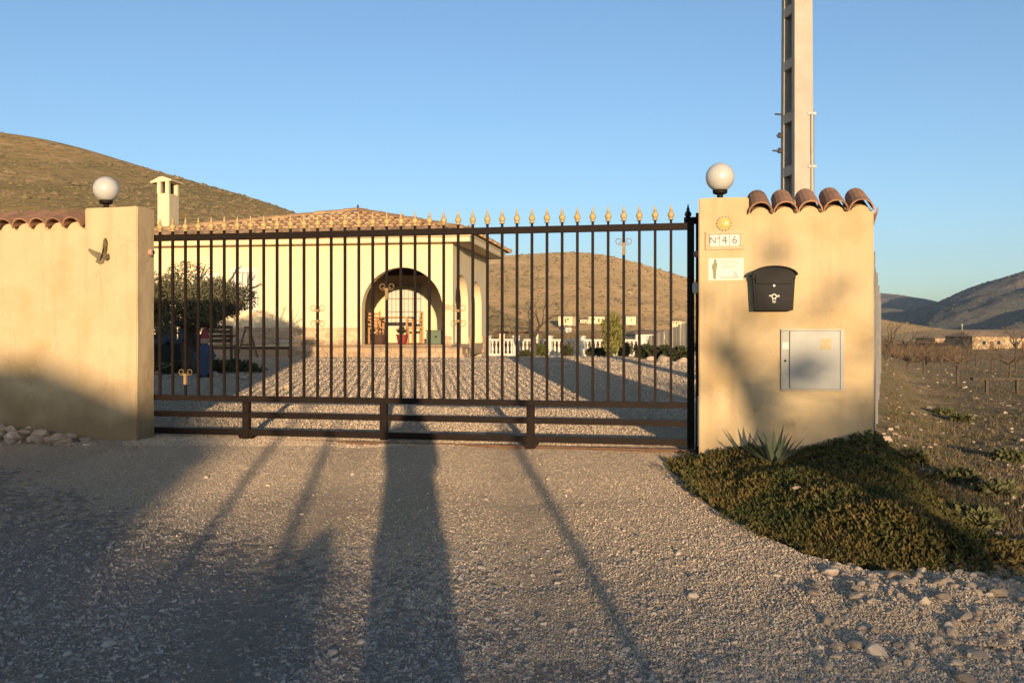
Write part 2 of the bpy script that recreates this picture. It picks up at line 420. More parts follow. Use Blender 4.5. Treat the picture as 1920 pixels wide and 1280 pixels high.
XF_Y = np.array([-500, 7.3, 60, 500]); XF_X = np.array([2.9, 2.9, 24, 190])
def _smooth_prof(ys, zs, w):
    yy = np.linspace(ys[0], ys[-1], 8001)
    zz = np.interp(yy, ys, zs)
    k = max(1, int(w / (yy[1] - yy[0])))
    ker = np.ones(2 * k + 1) / (2 * k + 1)
    zp = np.concatenate([np.full(k, zz[0]), zz, np.full(k, zz[-1])])
    return yy, np.convolve(zp, ker, 'valid')
_yc = [-400, -95, -80, -69, -60, -53, -42, -30, -15, 0, 8, 23, 30, 40, 60, 120, 250, 400]
_zc = [2, 4.0, 4.3, 6.26, 3.6, 1.7, 1.2, 0.5, -0.7, -0.5, 0, 0.41, 0.22, 0.02, -0.02, 0.5, 2.0, 2.0]
_yf = [-400, -95, -80, -69, -60, -53, -42, -30, -15, 0, 5, 8, 14, 30, 60, 120, 250, 400]
_zf = [2, 4.0, 4.3, 6.26, 3.6, 1.7, 1.2, 0.5, -0.7, -0.5, -0.22, -0.1, -0.15, -0.3, -0.5, -0.45, 1.5, 2.0]
PC = _smooth_prof(_yc, _zc, 0.8); PF = _smooth_prof(_yf, _zf, 0.8)
EDGE_Y = np.array([3.0, 4.2, 4.46, 4.54, 4.67, 4.84, 5.05, 5.5, 6.4, 7.38, 7.7])
EDGE_X = np.array([3.6, 3.2, 2.6, 2.26, 2.08, 1.91, 1.73, 1.54, 1.40, 1.36, 1.5])
RIGHT_Y = np.array([4.3, 4.55, 4.8, 5.2, 5.55, 6.3, 7.3, 7.8])
RIGHT_X = np.array([3.5, 3.3, 2.95, 2.5, 2.55, 2.74, 3.02, 3.1])
def mound(x, y):
    """low bank in front of the right wall"""
    x = np.asarray(x, float); y = np.asarray(y, float)
    ex = np.interp(y, EDGE_Y, EDGE_X)
    a = sstep(-0.02, 0.55, x - ex)
    rx_ = np.interp(y, RIGHT_Y, RIGHT_X)
    b = 1 - sstep(rx_ - 0.25, rx_ + 0.12, x)
    c = sstep(4.3, 5.2, y) * (1 - sstep(7.6, 8.0, y))
    h = 0.07 + 0.06 * sstep(7.0, 5.8, y) + 0.20 * sstep(2.1, 3.0, x) * sstep(5.6, 7.2, y)
    return h * a * b * c
def H(x, y):
    x = np.asarray(x, float); y = np.asarray(y, float)
    zc = np.interp(y, *PC); zf = np.interp(y, *PF)
    xf = np.interp(y, XF_Y, XF_X)
    w = sstep(-0.3, 0.9, x - xf)
    z = zc * (1 - w) + zf * w
    z = z + 0.10 * fbm(x * 0.35, y * 0.35, 3, 5) * w + 0.05 * fbm(x * 1.3, y * 1.3, 3, 9) * w
    far = sstep(30, 90, np.hypot(x, y))
    z = z + far * 0.5 * fbm(x * 0.03, y * 0.03, 3, 3)
    return z + mound(x, y)
def Hs(x, y): return float(H(np.array([x]), np.array([y]))[0])
def ground_at(px, py):
    D = 4.0
    lo, hi = 1.5, 200.0
    for _ in range(50):
        D = (lo + hi) / 2
        z = Hs((px - 960) / F * D, D)
        if EYE - z > (py - 622) / F * D: lo = D
        else: hi = D
    return Vector(((px - 960) / F * D, D, Hs((px - 960) / F * D, D)))

def drive_mask(x, y):
    x = np.asarray(x, float); y = np.asarray(y, float)
    n = 0.35 * fbm(x * 1.5, y * 1.5, 3, 21)
    ex = np.interp(y, EDGE_Y, EDGE_X)
    front = np.minimum(ex - x + n * 0.5, x + 9 + n)
    front = np.where(y < 3, np.minimum(6 - x, x + 12), front)
    yard_r = np.interp(y, [8, 15, 36], [2.9, 5.3, 10.5])
    yard = np.minimum(np.minimum(x + 14, yard_r - x + n), 37 - y + n)
    return np.where(y < 7.7, front, yard)
def drive_h(x, y, fine=True):
    m = drive_mask(x, y)
    z = H(x, y) + 0.03 - 0.12 * (1 - sstep(-0.05, 0.2, m))
    x = np.asarray(x, float); y = np.asarray(y, float)
    z = z + 0.05 * fbm(x * 0.8, y * 0.8, 3, 31) * sstep(8.5, 6.5, y)
    if fine:
        rough = 0.3 + 0.7 * sstep(6.5, 4.4, y)
        z = z + rough * (0.018 * fbm(x * 5, y * 5, 3, 41) + 0.008 * fbm(x * 22, y * 22, 2, 51))
        z = z - 0.018 * (np.exp(-((x + 0.95 + 0.05 * y) / 0.22) ** 2) + np.exp(-((x - 0.35 + 0.05 * y) / 0.22) ** 2))
    return z

def shade_tint_mask(x, y):  # lower left foreground, where shade is painted into the gravel
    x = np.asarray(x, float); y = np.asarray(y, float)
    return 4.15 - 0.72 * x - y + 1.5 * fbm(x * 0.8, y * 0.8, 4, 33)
def rub_h(x, y):
    m = np.clip(1 - ((x - 2.25) / 0.75) ** 2 - ((y - 4.25 + (x - 2.25) * 0.1) / 0.55) ** 2, 0, 1)
    return H(x, y) + 0.03 + 0.04 * m ** 0.7 - 0.12 * (m <= 0) + 0.03 * fbm(x * 9, y * 9, 3, 81)
def grid_mesh(name, xs, ys, hf, m, keep=None, smooth=True):
    X, Y = np.meshgrid(xs, ys)
    Z = hf(X, Y)
    V = np.stack([X, Y, Z], -1).reshape(-1, 3)
    nx, ny = len(xs), len(ys)
    i = np.arange(nx * ny).reshape(ny, nx)
    fq = np.stack([i[:-1, :-1], i[:-1, 1:], i[1:, 1:], i[1:, :-1]], -1).reshape(-1, 4)
    if keep is not None:
        cx = (X[:-1, :-1] + X[1:, 1:]) / 2; cy = (Y[:-1, :-1] + Y[1:, 1:]) / 2
        fq = fq[keep(cx, cy).ravel()]
        used = np.unique(fq); mp = np.full(nx * ny, -1); mp[used] = np.arange(len(used))
        V = V[used]; fq = mp[fq]
    return npmesh(name, V, fq, m, smooth)

# ------------------------------------------------------------------ setting: ground, drive, hills
tt = np.linspace(-1, 1, 281)
ax = 3500 * np.sinh(9 * tt) / math.sinh(9)
def ground_h(x, y):
    z = H(x, y)
    inside = sstep(0.15, 0.6, drive_mask(x, y)) * (y > -14) * (y < 37)
    r = np.hypot(x, y)
    return z - 0.15 * inside - 0.0008 * np.maximum(r - 400, 0) * (y > 0)
ay = np.concatenate([[-160.0], (ax + 6.0)[(ax + 6.0) > -150]])
ground = link('ground', grid_mesh('ground', ax, ay, ground_h, MT['soil']))
tag(ground, 'dry stony field soil around the property', kind='structure')

fx0, fx1, fy0, fy1 = -4.6, 3.4, 2.4, 9.4
dv = grid_mesh('gravel_driveway', np.arange(fx0, fx1, 0.035), np.arange(fy0, fy1, 0.035), drive_h, MT['gravel'],
               keep=lambda x, y: drive_mask(x, y) > -0.15)
driveway = link('gravel_driveway', dv)
tag(driveway, 'pale grey gravel drive leading up to the gate', kind='structure')
shade_tinted_drive = link('road', grid_mesh('road', np.arange(fx0, fx1, 0.035), np.arange(fy0, 7.5, 0.035), lambda x, y: drive_h(x, y) + 0.005, MT['road_gravel'],
               keep=lambda x, y: (drive_mask(x, y) > -0.05) & (shade_tint_mask(x, y) + 1.2 * (_hash(np.floor(x * 28.0), np.floor(y * 28.0), 5) - 0.5) > 0.3)))
tag(shade_tinted_drive, 'darker coarse gravel of the lane in front of the drive', kind='structure')
yd = grid_mesh('yard', np.arange(-15, 11.4, 0.3), np.arange(-14, 38, 0.3), lambda x, y: drive_h(x, y, False) - 0.006, MT['gravel'],
               keep=lambda x, y: (drive_mask(x, y) > -0.3) & ~((x > fx0 + 0.3) & (x < fx1 - 0.3) & (y > fy0 + 0.3) & (y < fy1 - 0.3)))
yard = link('yard', yd)
tag(yard, 'gravel yard in front of the villa', kind='structure')

def hill(name, pts, r_ridge, r_foot, z_foot, m, label, n_az=160, n_r=70, relief=1.0, freq=0.02, seed=1, power=1.15):
    px = np.array([p[0] for p in pts], float); py = np.array([p[1] for p in pts], float)
    a = np.linspace(px[0], px[-1], n_az)
    yy = np.interp(a, px, py)
    k = 5
    yp = np.concatenate([np.full(k, yy[0]), yy, np.full(k, yy[-1])])
    yy = np.convolve(yp, np.ones(2 * k + 1) / (2 * k + 1), 'valid')
    t = np.concatenate([np.linspace(0, 1, n_r), 1 + np.linspace(0.03, 1.2, 18)])
    A, T = np.meshgrid(a, t)
    YY, _ = np.meshgrid(yy, t)
    rr = r_foot + (r_ridge - r_foot) * T
    zr = EYE + (622 - YY) / F * r_ridge
    up = np.clip(T, 0, 1) ** power
    dn = np.clip(T - 1, 0, None)
    z = z_foot + (zr - z_foot) * (up - 0.75 * dn ** 1.3 - 0.02 * dn)
    X = (A - 960) / F * rr; Yc = rr
    z = z + relief * (fbm(X * freq, Yc * freq, 5, seed)) * np.clip(T * 3, 0, 1) * np.clip(1.15 - T, 0.12, 1)
    V = np.stack([X, Yc, z], -1).reshape(-1, 3)
    i = np.arange(V.shape[0]).reshape(len(t), n_az)
    fq = np.stack([i[:-1, :-1], i[:-1, 1:], i[1:, 1:], i[1:, :-1]], -1).reshape(-1, 4)
    o = link(name, npmesh(name, V, fq, m, True))
    tag(o, label, kind='structure')
    return V.reshape(len(t), n_az, 3)[:n_r + 2]
left_hill = hill('hillside', [(-900, 215), (-500, 205), (-250, 222), (0, 247), (100, 262), (200, 291), (330, 330), (480, 372), (570, 405), (640, 436), (760, 492), (900, 560), (1000, 600)],
                 270, 80, 0.2, MT['hill'], 'dry scrub covered hill rising behind the villa on the left', relief=9, freq=0.016, seed=3)
mid_hill = hill('hill', [(300, 610), (450, 585), (560, 560), (700, 515), (800, 493), (900, 481), (1000, 476), (1085, 470), (1150, 480), (1220, 499), (1285, 520), (1400, 548), (1500, 570), (1650, 598), (1760, 617), (1900, 632)],
                430, 150, -3.0, MT['mid_hill'], 'rounded ochre hill seen through the gate bars', relief=8, freq=0.012, seed=8)
ridge_a = hill('mountain', [(1300, 600), (1450, 562), (1560, 545), (1640, 547), (1700, 556), (1760, 566), (1850, 590), (2000, 600), (2500, 600)],
     1700, 700, -6.0, MT['mountain'], 'low grey ridge just right of the gate wall', relief=90, freq=0.0055, seed=13, n_az=220)
ridge_b = hill('mountain', [(1500, 618), (1640, 602), (1700, 588), (1760, 566), (1800, 546), (1850, 531), (1890, 521), (1920, 511), (2050, 475), (2300, 440), (2700, 430)],
     1150, 420, -5.0, MT['mountain'], 'dark pine covered mountain at the right edge', relief=85, freq=0.0065, seed=15, n_az=220)
hill('hill', [(1350, 600), (1500, 600), (1640, 598), (1700, 610), (1760, 622), (1850, 630), (1950, 634)],
     260, 100, -2.5, MT['mid_hill'], 'low ochre rise at the far edge of the field', relief=3.0, freq=0.02, seed=18, n_az=100, n_r=40)

# ------------------------------------------------------------------ stuff: scrub on the hills, gravel, grass
OCT_V = np.array([(1, 0, 0), (-1, 0, 0), (0, 1, 0), (0, -1, 0), (0, 0, 1), (0, 0, -0.4)], float)
OCT_F = np.array([(0, 2, 4), (2, 1, 4), (1, 3, 4), (3, 0, 4), (2, 0, 5), (1, 2, 5), (3, 1, 5), (0, 3, 5)])
TET_V = np.array([(0.95, 0, -0.4), (-0.55, 0.85, -0.4), (-0.55, -0.85, -0.4), (0, 0, 0.85)], float)
TET_F = np.array([(0, 2, 1), (0, 1, 3), (1, 2, 3), (2, 0, 3)])
CUB_V = np.array([(x, y, z) for x in (-1, 1) for y in (-1, 1) for z in (-1, 1)], float)
CUB_F = np.array([(0, 1, 3), (0, 3, 2), (4, 6, 7), (4, 7, 5), (0, 4, 5), (0, 5, 1), (2, 3, 7), (2, 7, 6), (0, 2, 6), (0, 6, 4), (1, 5, 7), (1, 7, 3)])
def rand_rot(n, rng):
    q = rng.normal(size=(n, 4)); q /= np.linalg.norm(q, axis=1)[:, None]
    w, x, y, z = q.T
    return np.stack([np.stack([1 - 2 * (y * y + z * z), 2 * (x * y - z * w), 2 * (x * z + y * w)], -1),
                     np.stack([2 * (x * y + z * w), 1 - 2 * (x * x + z * z), 2 * (y * z - x * w)], -1),
                     np.stack([2 * (x * z - y * w), 2 * (y * z + x * w), 1 - 2 * (x * x + y * y)], -1)], 1)
def scatter(P, size, BV, BF, rng, jit=0.3, squash=1.0, rotate=True, normal_up=None):
    n = len(P)
    V = BV[None] * (1 + jit * rng.uniform(-1, 1, (n, len(BV), 3)))
    if rotate:
        V = np.einsum('nij,nkj->nki', rand_rot(n, rng), V)
    V = V * size[:, None, None]
    V[:, :, 2] *= squash
    V = V + P[:, None]
    Fc = BF[None] + (np.arange(n) * len(BV))[:, None, None]
    return V.reshape(-1, 3), Fc.reshape(-1, BF.shape[1])

def hill_scrub(name, hv, n, s0, s1, seed, label, tmin=0.02):
    rng = np.random.default_rng(seed)
    nr, na, _ = hv.shape
    u = rng.uniform(tmin, 1, n) * (nr - 1.001); v = rng.uniform(0, 1, n) * (na - 1.001)
    i = u.astype(int); j = v.astype(int); fu = (u - i)[:, None]; fv = (v - j)[:, None]
    P = (hv[i, j] * (1 - fu) + hv[i + 1, j] * fu) * (1 - fv) + (hv[i, j + 1] * (1 - fu) + hv[i + 1, j + 1] * fu) * fv
    keep = fbm(P[:, 0] * 0.05, P[:, 1] * 0.05, 3, seed) + 0.25 * rng.uniform(-1, 1, n) > -0.06
    P = P[keep]
    sz = rng.lognormal(0, 0.45, len(P)) * s0 * (P[:, 1] / 200.0) ** 0.5
    sz = np.clip(sz, 0.15, s1)
    V, Fc = scatter(P, sz, OCT_V, OCT_F, rng, 0.35, 0.75, False)
    tag(link(name, npmesh(name, V, Fc, MT['pine'] if 'pine' in name else MT['scrub'])), label, kind='stuff')
hill_scrub('scrub', left_hill, 20000, 0.33, 1.1, 5, 'low scrub bushes dotted over the left hill')
hill_scrub('scrub', mid_hill, 13000, 0.28, 1.2, 6, 'low scrub bushes dotted over the ochre hill')

hill_scrub('pine_scrub', ridge_a, 9000, 0.36, 1.7, 15, 'dark pines and scrub dotted over the far ridge', 0.1)
hill_scrub('pine_scrub', ridge_b, 17000, 0.36, 1.6, 16, 'dark pines and scrub dotted over the right mountain', 0.1)
rng = np.random.default_rng(77)
def view_points(n, px0, px1, py0, py1, rng, power=1.0):
    px = rng.uniform(px0, px1, n); py = py0 + (py1 - py0) * rng.uniform(0, 1, n) ** power
    D = np.full(n, 5.0)
    for _ in range(12):
        z = H((px - 960) / F * D, D)
        D = np.clip((EYE - z) / ((py - 622) / F), 1.0, 60)
    return np.stack([(px - 960) / F * D, D], -1), px, py
pts, _, _ = view_points(560000, -120, 2050, 826, 1330, rng, 1.2)
extra = np.stack([rng.uniform(-3.5, 1.7, 90000), rng.uniform(6.2, 9.2, 90000)], -1)
pts = np.concatenate([pts, extra])
x, y = pts[:, 0], pts[:, 1]
ok = (drive_mask(x, y) > -0.12) & (y < 9.1)
dens = 0.55 + 1.3 * fbm(x * 0.9, y * 0.9, 3, 61) + 0.35 * sstep(6.5, 4.5, y)
ok &= rng.uniform(0, 1, len(x)) < np.clip(dens + sstep(6.2, 7.2, y), 0.12, 1)
x, y = x[ok], y[ok]
big = sstep(7.0, 4.2, y) * 0.5 + 0.25 * (fbm(x * 1.2, y * 1.2, 2, 63) + 0.5) + 0.35
sz = np.clip(rng.lognormal(math.log(0.0022), 0.40, len(x)) * (0.7 + big), 0.0013, 0.010) * (1 - 0.3 * (np.exp(-((x + 0.95 + 0.05 * y) / 0.2) ** 2) + np.exp(-((x - 0.35 + 0.05 * y) / 0.2) ** 2))) * (0.75 + 0.25 * sstep(8.0, 5.2, y))
P = np.stack([x, y, np.maximum(drive_h(x, y), rub_h(x, y)) + sz * 0.35], -1)
rm = shade_tint_mask(x, y) + 0.75 * rng.normal(size=len(x)) > 0
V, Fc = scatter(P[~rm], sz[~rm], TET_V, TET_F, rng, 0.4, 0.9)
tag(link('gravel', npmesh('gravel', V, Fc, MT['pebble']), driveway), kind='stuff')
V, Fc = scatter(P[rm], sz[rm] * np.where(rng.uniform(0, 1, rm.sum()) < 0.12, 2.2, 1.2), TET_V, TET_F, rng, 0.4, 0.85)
tag(link('gravel', npmesh('gravel', V, Fc, MT['road_pebble']), shade_tinted_drive), kind='stuff')
pts, _, _ = view_points(150000, 230, 1420, 660, 850, rng, 1.0)
x, y = pts[:, 0], pts[:, 1]
ok = (drive_mask(x, y) > -0.05) & (y > 8.3) & (y < 36)
x, y = x[ok], y[ok]
sz = np.clip(rng.lognormal(math.log(0.0038), 0.35, len(x)), 0.002, 0.009) * (0.35 + y / 10.0)
P = np.stack([x, y, np.where(y < 9.3, drive_h(x, y), drive_h(x, y, False)) + sz * 0.4], -1)
V, Fc = scatter(P, sz, TET_V, TET_F, rng, 0.4, 0.95)
tag(link('gravel', npmesh('gravel', V, Fc, MT['pebble']), yard), kind='stuff')

# a few rock shapes shared by all single stones
def rock_mesh(seed, m, name='stone'):
    bm = bmesh.new()
    bmesh.ops.create_icosphere(bm, subdivisions=2, radius=1)
    rr = np.random.default_rng(seed)
    ns = [Vector(rr.normal(size=3)).normalized() for _ in range(9)]
    ds = rr.uniform(0.55, 0.85, 9)
    for v in bm.verts:
        for n_, d_ in zip(ns, ds):
            k = v.co.dot(n_) - d_
            if k > 0: v.co -= n_ * k
        v.co *= 1 + rr.uniform(-0.04, 0.04)
    bmesh.ops.dissolve_limit(bm, angle_limit=0.16, verts=bm.verts, edges=bm.edges)
    me = bpy.data.meshes.new(name); bm.to_mesh(me); bm.free()
    me.materials.append(m)
    return me
ROCKS = [rock_mesh(100 + i, MT['stone']) for i in range(8)]
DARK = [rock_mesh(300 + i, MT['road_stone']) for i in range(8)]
PALE = [rock_mesh(200 + i, MT['pale_stone']) for i in range(7)]
def put_stone(parent, meshes, p, s, rng, sink=0.3):
    sc = (s * rng.uniform(0.75, 1.3), s * rng.uniform(0.75, 1.2), s * rng.uniform(0.5, 0.85))
    return link('stone', meshes[int(rng.integers(len(meshes)))], parent, (p[0], p[1], p[2] + sc[2] * (1 - 2 * sink) * 0.5),
                (rng.uniform(-0.3, 0.3), rng.uniform(-0.3, 0.3), rng.uniform(0, 6.28)), sc)
rng = np.random.default_rng(5)
n = 0
while n < 290:
    px = rng.uniform(-20, 1700); py = 870 + 430 * rng.uniform() ** 0.6
    g = ground_at(px, py)
    if float(drive_mask(g.x, g.y)) < 0.05 or (px > 1560 and py > 1050 and rng.uniform() < 0.5): continue
    if vnoise(g.x * 1.1, g.y * 1.1, 71) + rng.uniform(-0.3, 0.3) < 0.45: continue
    s = float(np.clip(rng.lognormal(math.log(0.0125), 0.36), 0.009, 0.030))
    in_shade_tint = float(shade_tint_mask(g.x, g.y)) > 0
    put_stone(shade_tinted_drive if in_shade_tint else driveway, DARK if in_shade_tint else ROCKS, (g.x, g.y, float(drive_h(g.x, g.y))), s, rng, 0.35); n += 1
# rubble along the lower edge of the planted bank
rubble = link('rubble_bank', grid_mesh('rubble_bank', np.arange(1.4, 3.1, 0.04), np.arange(3.5, 5.0, 0.04), rub_h, MT['gravel'],
              keep=lambda x, y: ((x - 2.25) / 0.8) ** 2 + ((y - 4.25) / 0.6) ** 2 < 1.1))
tag(rubble, 'broken pale rubble below the planted bank', kind='structure')
n = 0
while n < 280:
    px = rng.uniform(1520, 2000); py = rng.uniform(1065, 1300)
    edge = np.interp(px, [1500, 1620, 1700, 1800, 1920], [1045, 1068, 1080, 1103, 1118])
    if py < edge - 8: continue
    if rng.uniform() > 0.25 + 0.75 * sstep(160, 20, py - edge - 0.25 * max(0, px - 1700)): continue
    g = ground_at(px, py)
    s = float(np.clip(rng.lognormal(math.log(0.0165), 0.5), 0.008, 0.046))
    z = max(float(drive_h(g.x, g.y)), float(rub_h(np.array([g.x]), np.array([g.y]))[0]))
    put_stone(rubble, PALE if rng.uniform() < 0.75 else ROCKS, (g.x, g.y, z), s, rng, 0.2); n += 1

# ------------------------------------------------------------------ walls and pillars
def plaster_block(s0, s1, t0, t1, z0, z1, bev=0.009, z1b=None):
    """box in the gate frame, local coordinates x = s, y = -t; slightly wavy, softened edges"""
    bm = bmesh.new()
    bmesh.ops.create_cube(bm, size=1)
    bmesh.ops.scale(bm, vec=(s1 - s0, t0 - t1 if t0 > t1 else t1 - t0, z1 - z0), verts=bm.verts)
    bmesh.ops.translate(bm, vec=((s0 + s1) / 2, -(t0 + t1) / 2, (z0 + z1) / 2), verts=bm.verts)
    bmesh.ops.bevel(bm, geom=bm.edges[:], offset=bev, segments=3, affect='EDGES')
    L_ = max(s1 - s0, 0.3)
    for ax_, step in (((1, 0, 0), 0.12), ((0, 0, 1), 0.12)):
        lo_ = s0 if ax_[0] else z0; hi_ = s1 if ax_[0] else z1
        k = int((hi_ - lo_) / step)
        for i in range(1, k):
            p = lo_ + (hi_ - lo_) * i / k
            if p - lo_ < bev * 1.5 or hi_ - p < bev * 1.5: continue
            geom = bm.verts[:] + bm.edges[:] + bm.faces[:]
            bmesh.ops.bisect_plane(bm, geom=geom, plane_co=Vector(ax_) * p, plane_no=ax_)
    for v in bm.verts:
        n_ = fbm(np.array([v.co.x * 1.7 + v.co.y * 3]), np.array([v.co.z * 1.7 + v.co.y * 2]), 3, 91)[0]
        n2 = fbm(np.array([v.co.x * 2.1]), np.array([v.co.z * 2.1 + 7]), 3, 95)[0]
        v.co.y += 0.018 * n_; v.co.z += 0.014 * n2 * (1 if v.co.z > z1 - 0.1 else 0); v.co.x += 0.01 * n2
    vs = [tuple(v.co) for v in bm.verts]; fs = [tuple(v.index for v in f.verts) for f in bm.faces]
    bm.free()
    return MB().add(vs, fs)

TILE = {}
def tile_mesh(key, r0, r1, L_, th=0.012, n=8, m=None, name='roof_tile', arc=1.0):
    """barrel tile: axis along local y, lower end at y=0, opening downwards"""
    vs = []; fs = []
    for (y, r) in ((0, r0), (L_, r1)):
        for rad in (r, r - th):
            for k in range(n + 1):
                a = math.pi * (0.5 - 0.5 * arc) + math.pi * arc * k / n
                vs.append((rad * math.cos(a), y, rad * math.sin(a)))
    q = n + 1
    for k in range(n):
        fs += [(k, k + 1, 2 * q + k + 1, 2 * q + k), (q + k + 1, q + k, 3 * q + k, 3 * q + k + 1),
               (k + 1, k, q + k, q + k + 1), (2 * q + k, 2 * q + k + 1, 3 * q + k + 1, 3 * q + k)]
    fs += [(0, 2 * q, 3 * q, q), (n, q + n, 3 * q + n, 2 * q + n)]
    me = MB().add(vs, fs).mesh(name, m or MT['terracotta'])
    return me
COVER = tile_mesh('c', 0.097, 0.082, 0.40)
CHAN = tile_mesh('d', 0.075, 0.088, 0.42)

def coping(parent, s0, s1, t_front, z, n, slope=0.42, rng=None, m_=None):
    """row of barrel tiles across the wall top, falling to the front"""
    rng = rng or np.random.default_rng(3)
    dx = (s1 - s0) / n
    for i in range(n):
        s = s0 + dx * (i + 0.5)
        j = rng.uniform(-1, 1, 4) * 0.6
        link('roof_tile', COVER, parent, (s, -(t_front + 0.045) + 0.012 * j[0], z + 0.012 + 0.006 * j[1]), (slope + 0.03 * j[2], 0.03 * j[3], 0.04 * j[2]))
    for i in range(n + 1):
        s = s0 + dx * i
        j = rng.uniform(-1, 1, 3)
        s = min(max(s, s0 + 0.03), s1 - 0.03)
        link('roof_tile', CHAN, parent, (s, -(t_front - 0.035) + 0.01 * j[0], z + 0.048), (slope + 0.03 * j[1], math.pi, 0.03 * j[2]))
    mb = MB()
    for i in range(n):
        s = s0 + dx * (i + 0.5)
        a_ = np.linspace(0, math.pi, 9)
        sub = MB().prism([(s + 0.086 * math.cos(a), z - 0.02 + 0.082 * math.sin(a)) for a in a_], 0, 0.3)
        mb.add([(v[0], v[1] - (t_front - 0.012), v[2] + v[1] * slope * 0.98) for v in sub.v], sub.f)
    obj('mortar_plug', mb, m_, parent)

TF = 0.28
zt_l = z_of(387, 0.0, TF)
wall_l = thing('boundary_wall', 'long ochre rendered wall with tile coping left of the gate', 'wall', W(0, 0, 0), PHI)
obj('wall', plaster_block(-6.5, -0.49, TF, 0.02, -0.4, z_of(432, -1.2, TF)), MT['wall'], wall_l, True)
mort = MB(); mort.prism([(-0.24, 0), (0.06, 0.0), (0.06, 0.09)], -6.5, -0.542)
mort.v = [(v[1], v[0], v[2] + z_of(432, -1.2, TF)) for v in mort.v]
obj('mortar', mort, MT['wall'], wall_l)
coping(wall_l, -6.48, -0.56, TF, z_of(431, -1.2, TF), 33, slope=0.36, rng=np.random.default_rng(8), m_=MT['wall'])

pil_l = thing('gate_pillar', 'ochre gate pillar with butterfly ornament and globe lamp on top', 'pillar', W(0, 0, 0), PHI)
obj('pillar_shaft', plaster_block(-0.54, 0.0, TF + 0.004, -0.0, -0.4, zt_l), MT['wall'], pil_l, True)

zt_r = z_of(372, s_of(1310, TF), TF)
sR0, sR1, sR2 = s_of(1310, TF), s_of(1404, TF), s_of(1638, TF)
pil_r = thing('gate_pillar', 'ochre gate pillar carrying number plate, sun plaque and white sign', 'pillar', W(0, 0, 0), PHI)
obj('pillar_shaft', plaster_block(sR0, sR1, TF + 0.004, -0.08, -0.4, zt_r), MT['wall_right'], pil_r, True)
wall_r = thing('boundary_wall', 'short ochre wall with five tiles, mailbox and meter door', 'wall', W(0, 0, 0), PHI)
zw_r = z_of(397, 5.9, TF)
obj('wall', plaster_block(sR1 - 0.05, sR2, TF, -0.06, -0.4, zw_r), MT['wall_right'], wall_r, True)
mort = MB(); mort.prism([(-0.24, 0), (0.045, 0.0), (0.045, 0.09)], sR1 + 0.004, sR2 - 0.01)
mort.v = [(v[1], v[0], v[2] + zw_r) for v in mort.v]
obj('mortar', mort, MT['wall_right'], wall_r)
coping(wall_r, sR1 - 0.005, sR2 - 0.0, TF, zw_r - 0.02, 5, slope=0.40, rng=np.random.default_rng(4), m_=MT['wall_right'])

# globe lamps
def globe_lamp(label, p):
    t = thing('globe_lamp', label, 'lamp', p, 0.3, 'white globe lamps on the gate pillars')
    obj('lamp_base', MB().lathe([(0.045, 0), (0.045, 0.012), (0.026, 0.02), (0.024, 0.045), (0.058, 0.058), (0.062, 0.085), (0.05, 0.088)], 20), MT['black'], t, True)
    r = 0.117
    prof = [(max(0.002, r * math.sin(math.pi * k / 24)), 0.075 + r - r * math.cos(math.pi * k / 24)) for k in range(0, 25)]
    obj('globe', MB().lathe(prof, 32), MT['globe'], t, True)
    return t
globe_lamp('white globe lamp on the left gate pillar above the butterfly', W(s_of(199, 0.14), 0.14, zt_l))
globe_lamp('white globe lamp on the right gate pillar above the house number', W(s_of(1350, 0.12), 0.12, zt_r))

# butterfly
bt = thing('butterfly_ornament', 'dark metal butterfly fixed on the left gate pillar', 'ornament', W(s_of(194, TF), TF + 0.012, z_of(475, -0.3, TF)), PHI)
def wing(poly, tilt):
    mb = MB().prism(poly, -0.004, 0.004)
    return mb.xf(Matrix.Rotation(tilt, 4, 'Z'))
obj('upper_wing', wing([(0.0, 0.0), (0.005, 0.08), (0.02, 0.13), (0.045, 0.14), (0.058, 0.10), (0.05, 0.02), (0.03, -0.01)], -0.35), MT['butterfly'], bt)
obj('upper_wing', wing([(0.0, 0.0), (-0.06, 0.02), (-0.115, 0.045), (-0.13, 0.03), (-0.10, -0.01), (-0.05, -0.05), (-0.01, -0.03)], 0.35), MT['butterfly'], bt)
obj('lower_wing', wing([(0.0, -0.01), (0.04, 0.0), (0.075, -0.005), (0.08, -0.05), (0.05, -0.07), (0.015, -0.05)], -0.3), MT['butterfly'], bt)
obj('lower_wing', wing([(0.0, -0.02), (-0.05, -0.05), (-0.065, -0.08), (-0.03, -0.10), (0.01, -0.09), (0.02, -0.05)], 0.3), MT['butterfly'], bt)
obj('body', MB().tube([(-0.02, -0.008, -0.07), (0.0, -0.012, -0.02), (0.012, -0.012, 0.02), (0.02, -0.01, 0.05)], [0.004, 0.009, 0.010, 0.006], 8), MT['dark'], bt, True)

# photocells
for px_, py_, s_, t_, lab in ((278, 473, 0.012, 0.10, 'small faded pink photocell on the side of the left pillar'), ):
    c = thing('photocell', lab, 'photocell', W(s_, t_, z_of(py_, 0, 0.1)), PHI)
    obj('housing', MB().lathe([(0.035, 0), (0.036, 0.02), (0.03, 0.034), (0.018, 0.04)], 16, mat=Matrix.Rotation(math.pi / 2, 4, 'Y')), MT['pinkish'], c, True)
    obj('lens', MB().lathe([(0.018, 0.039), (0.014, 0.046)], 14, mat=Matrix.Rotation(math.pi / 2, 4, 'Y')), MT['dark'], c)

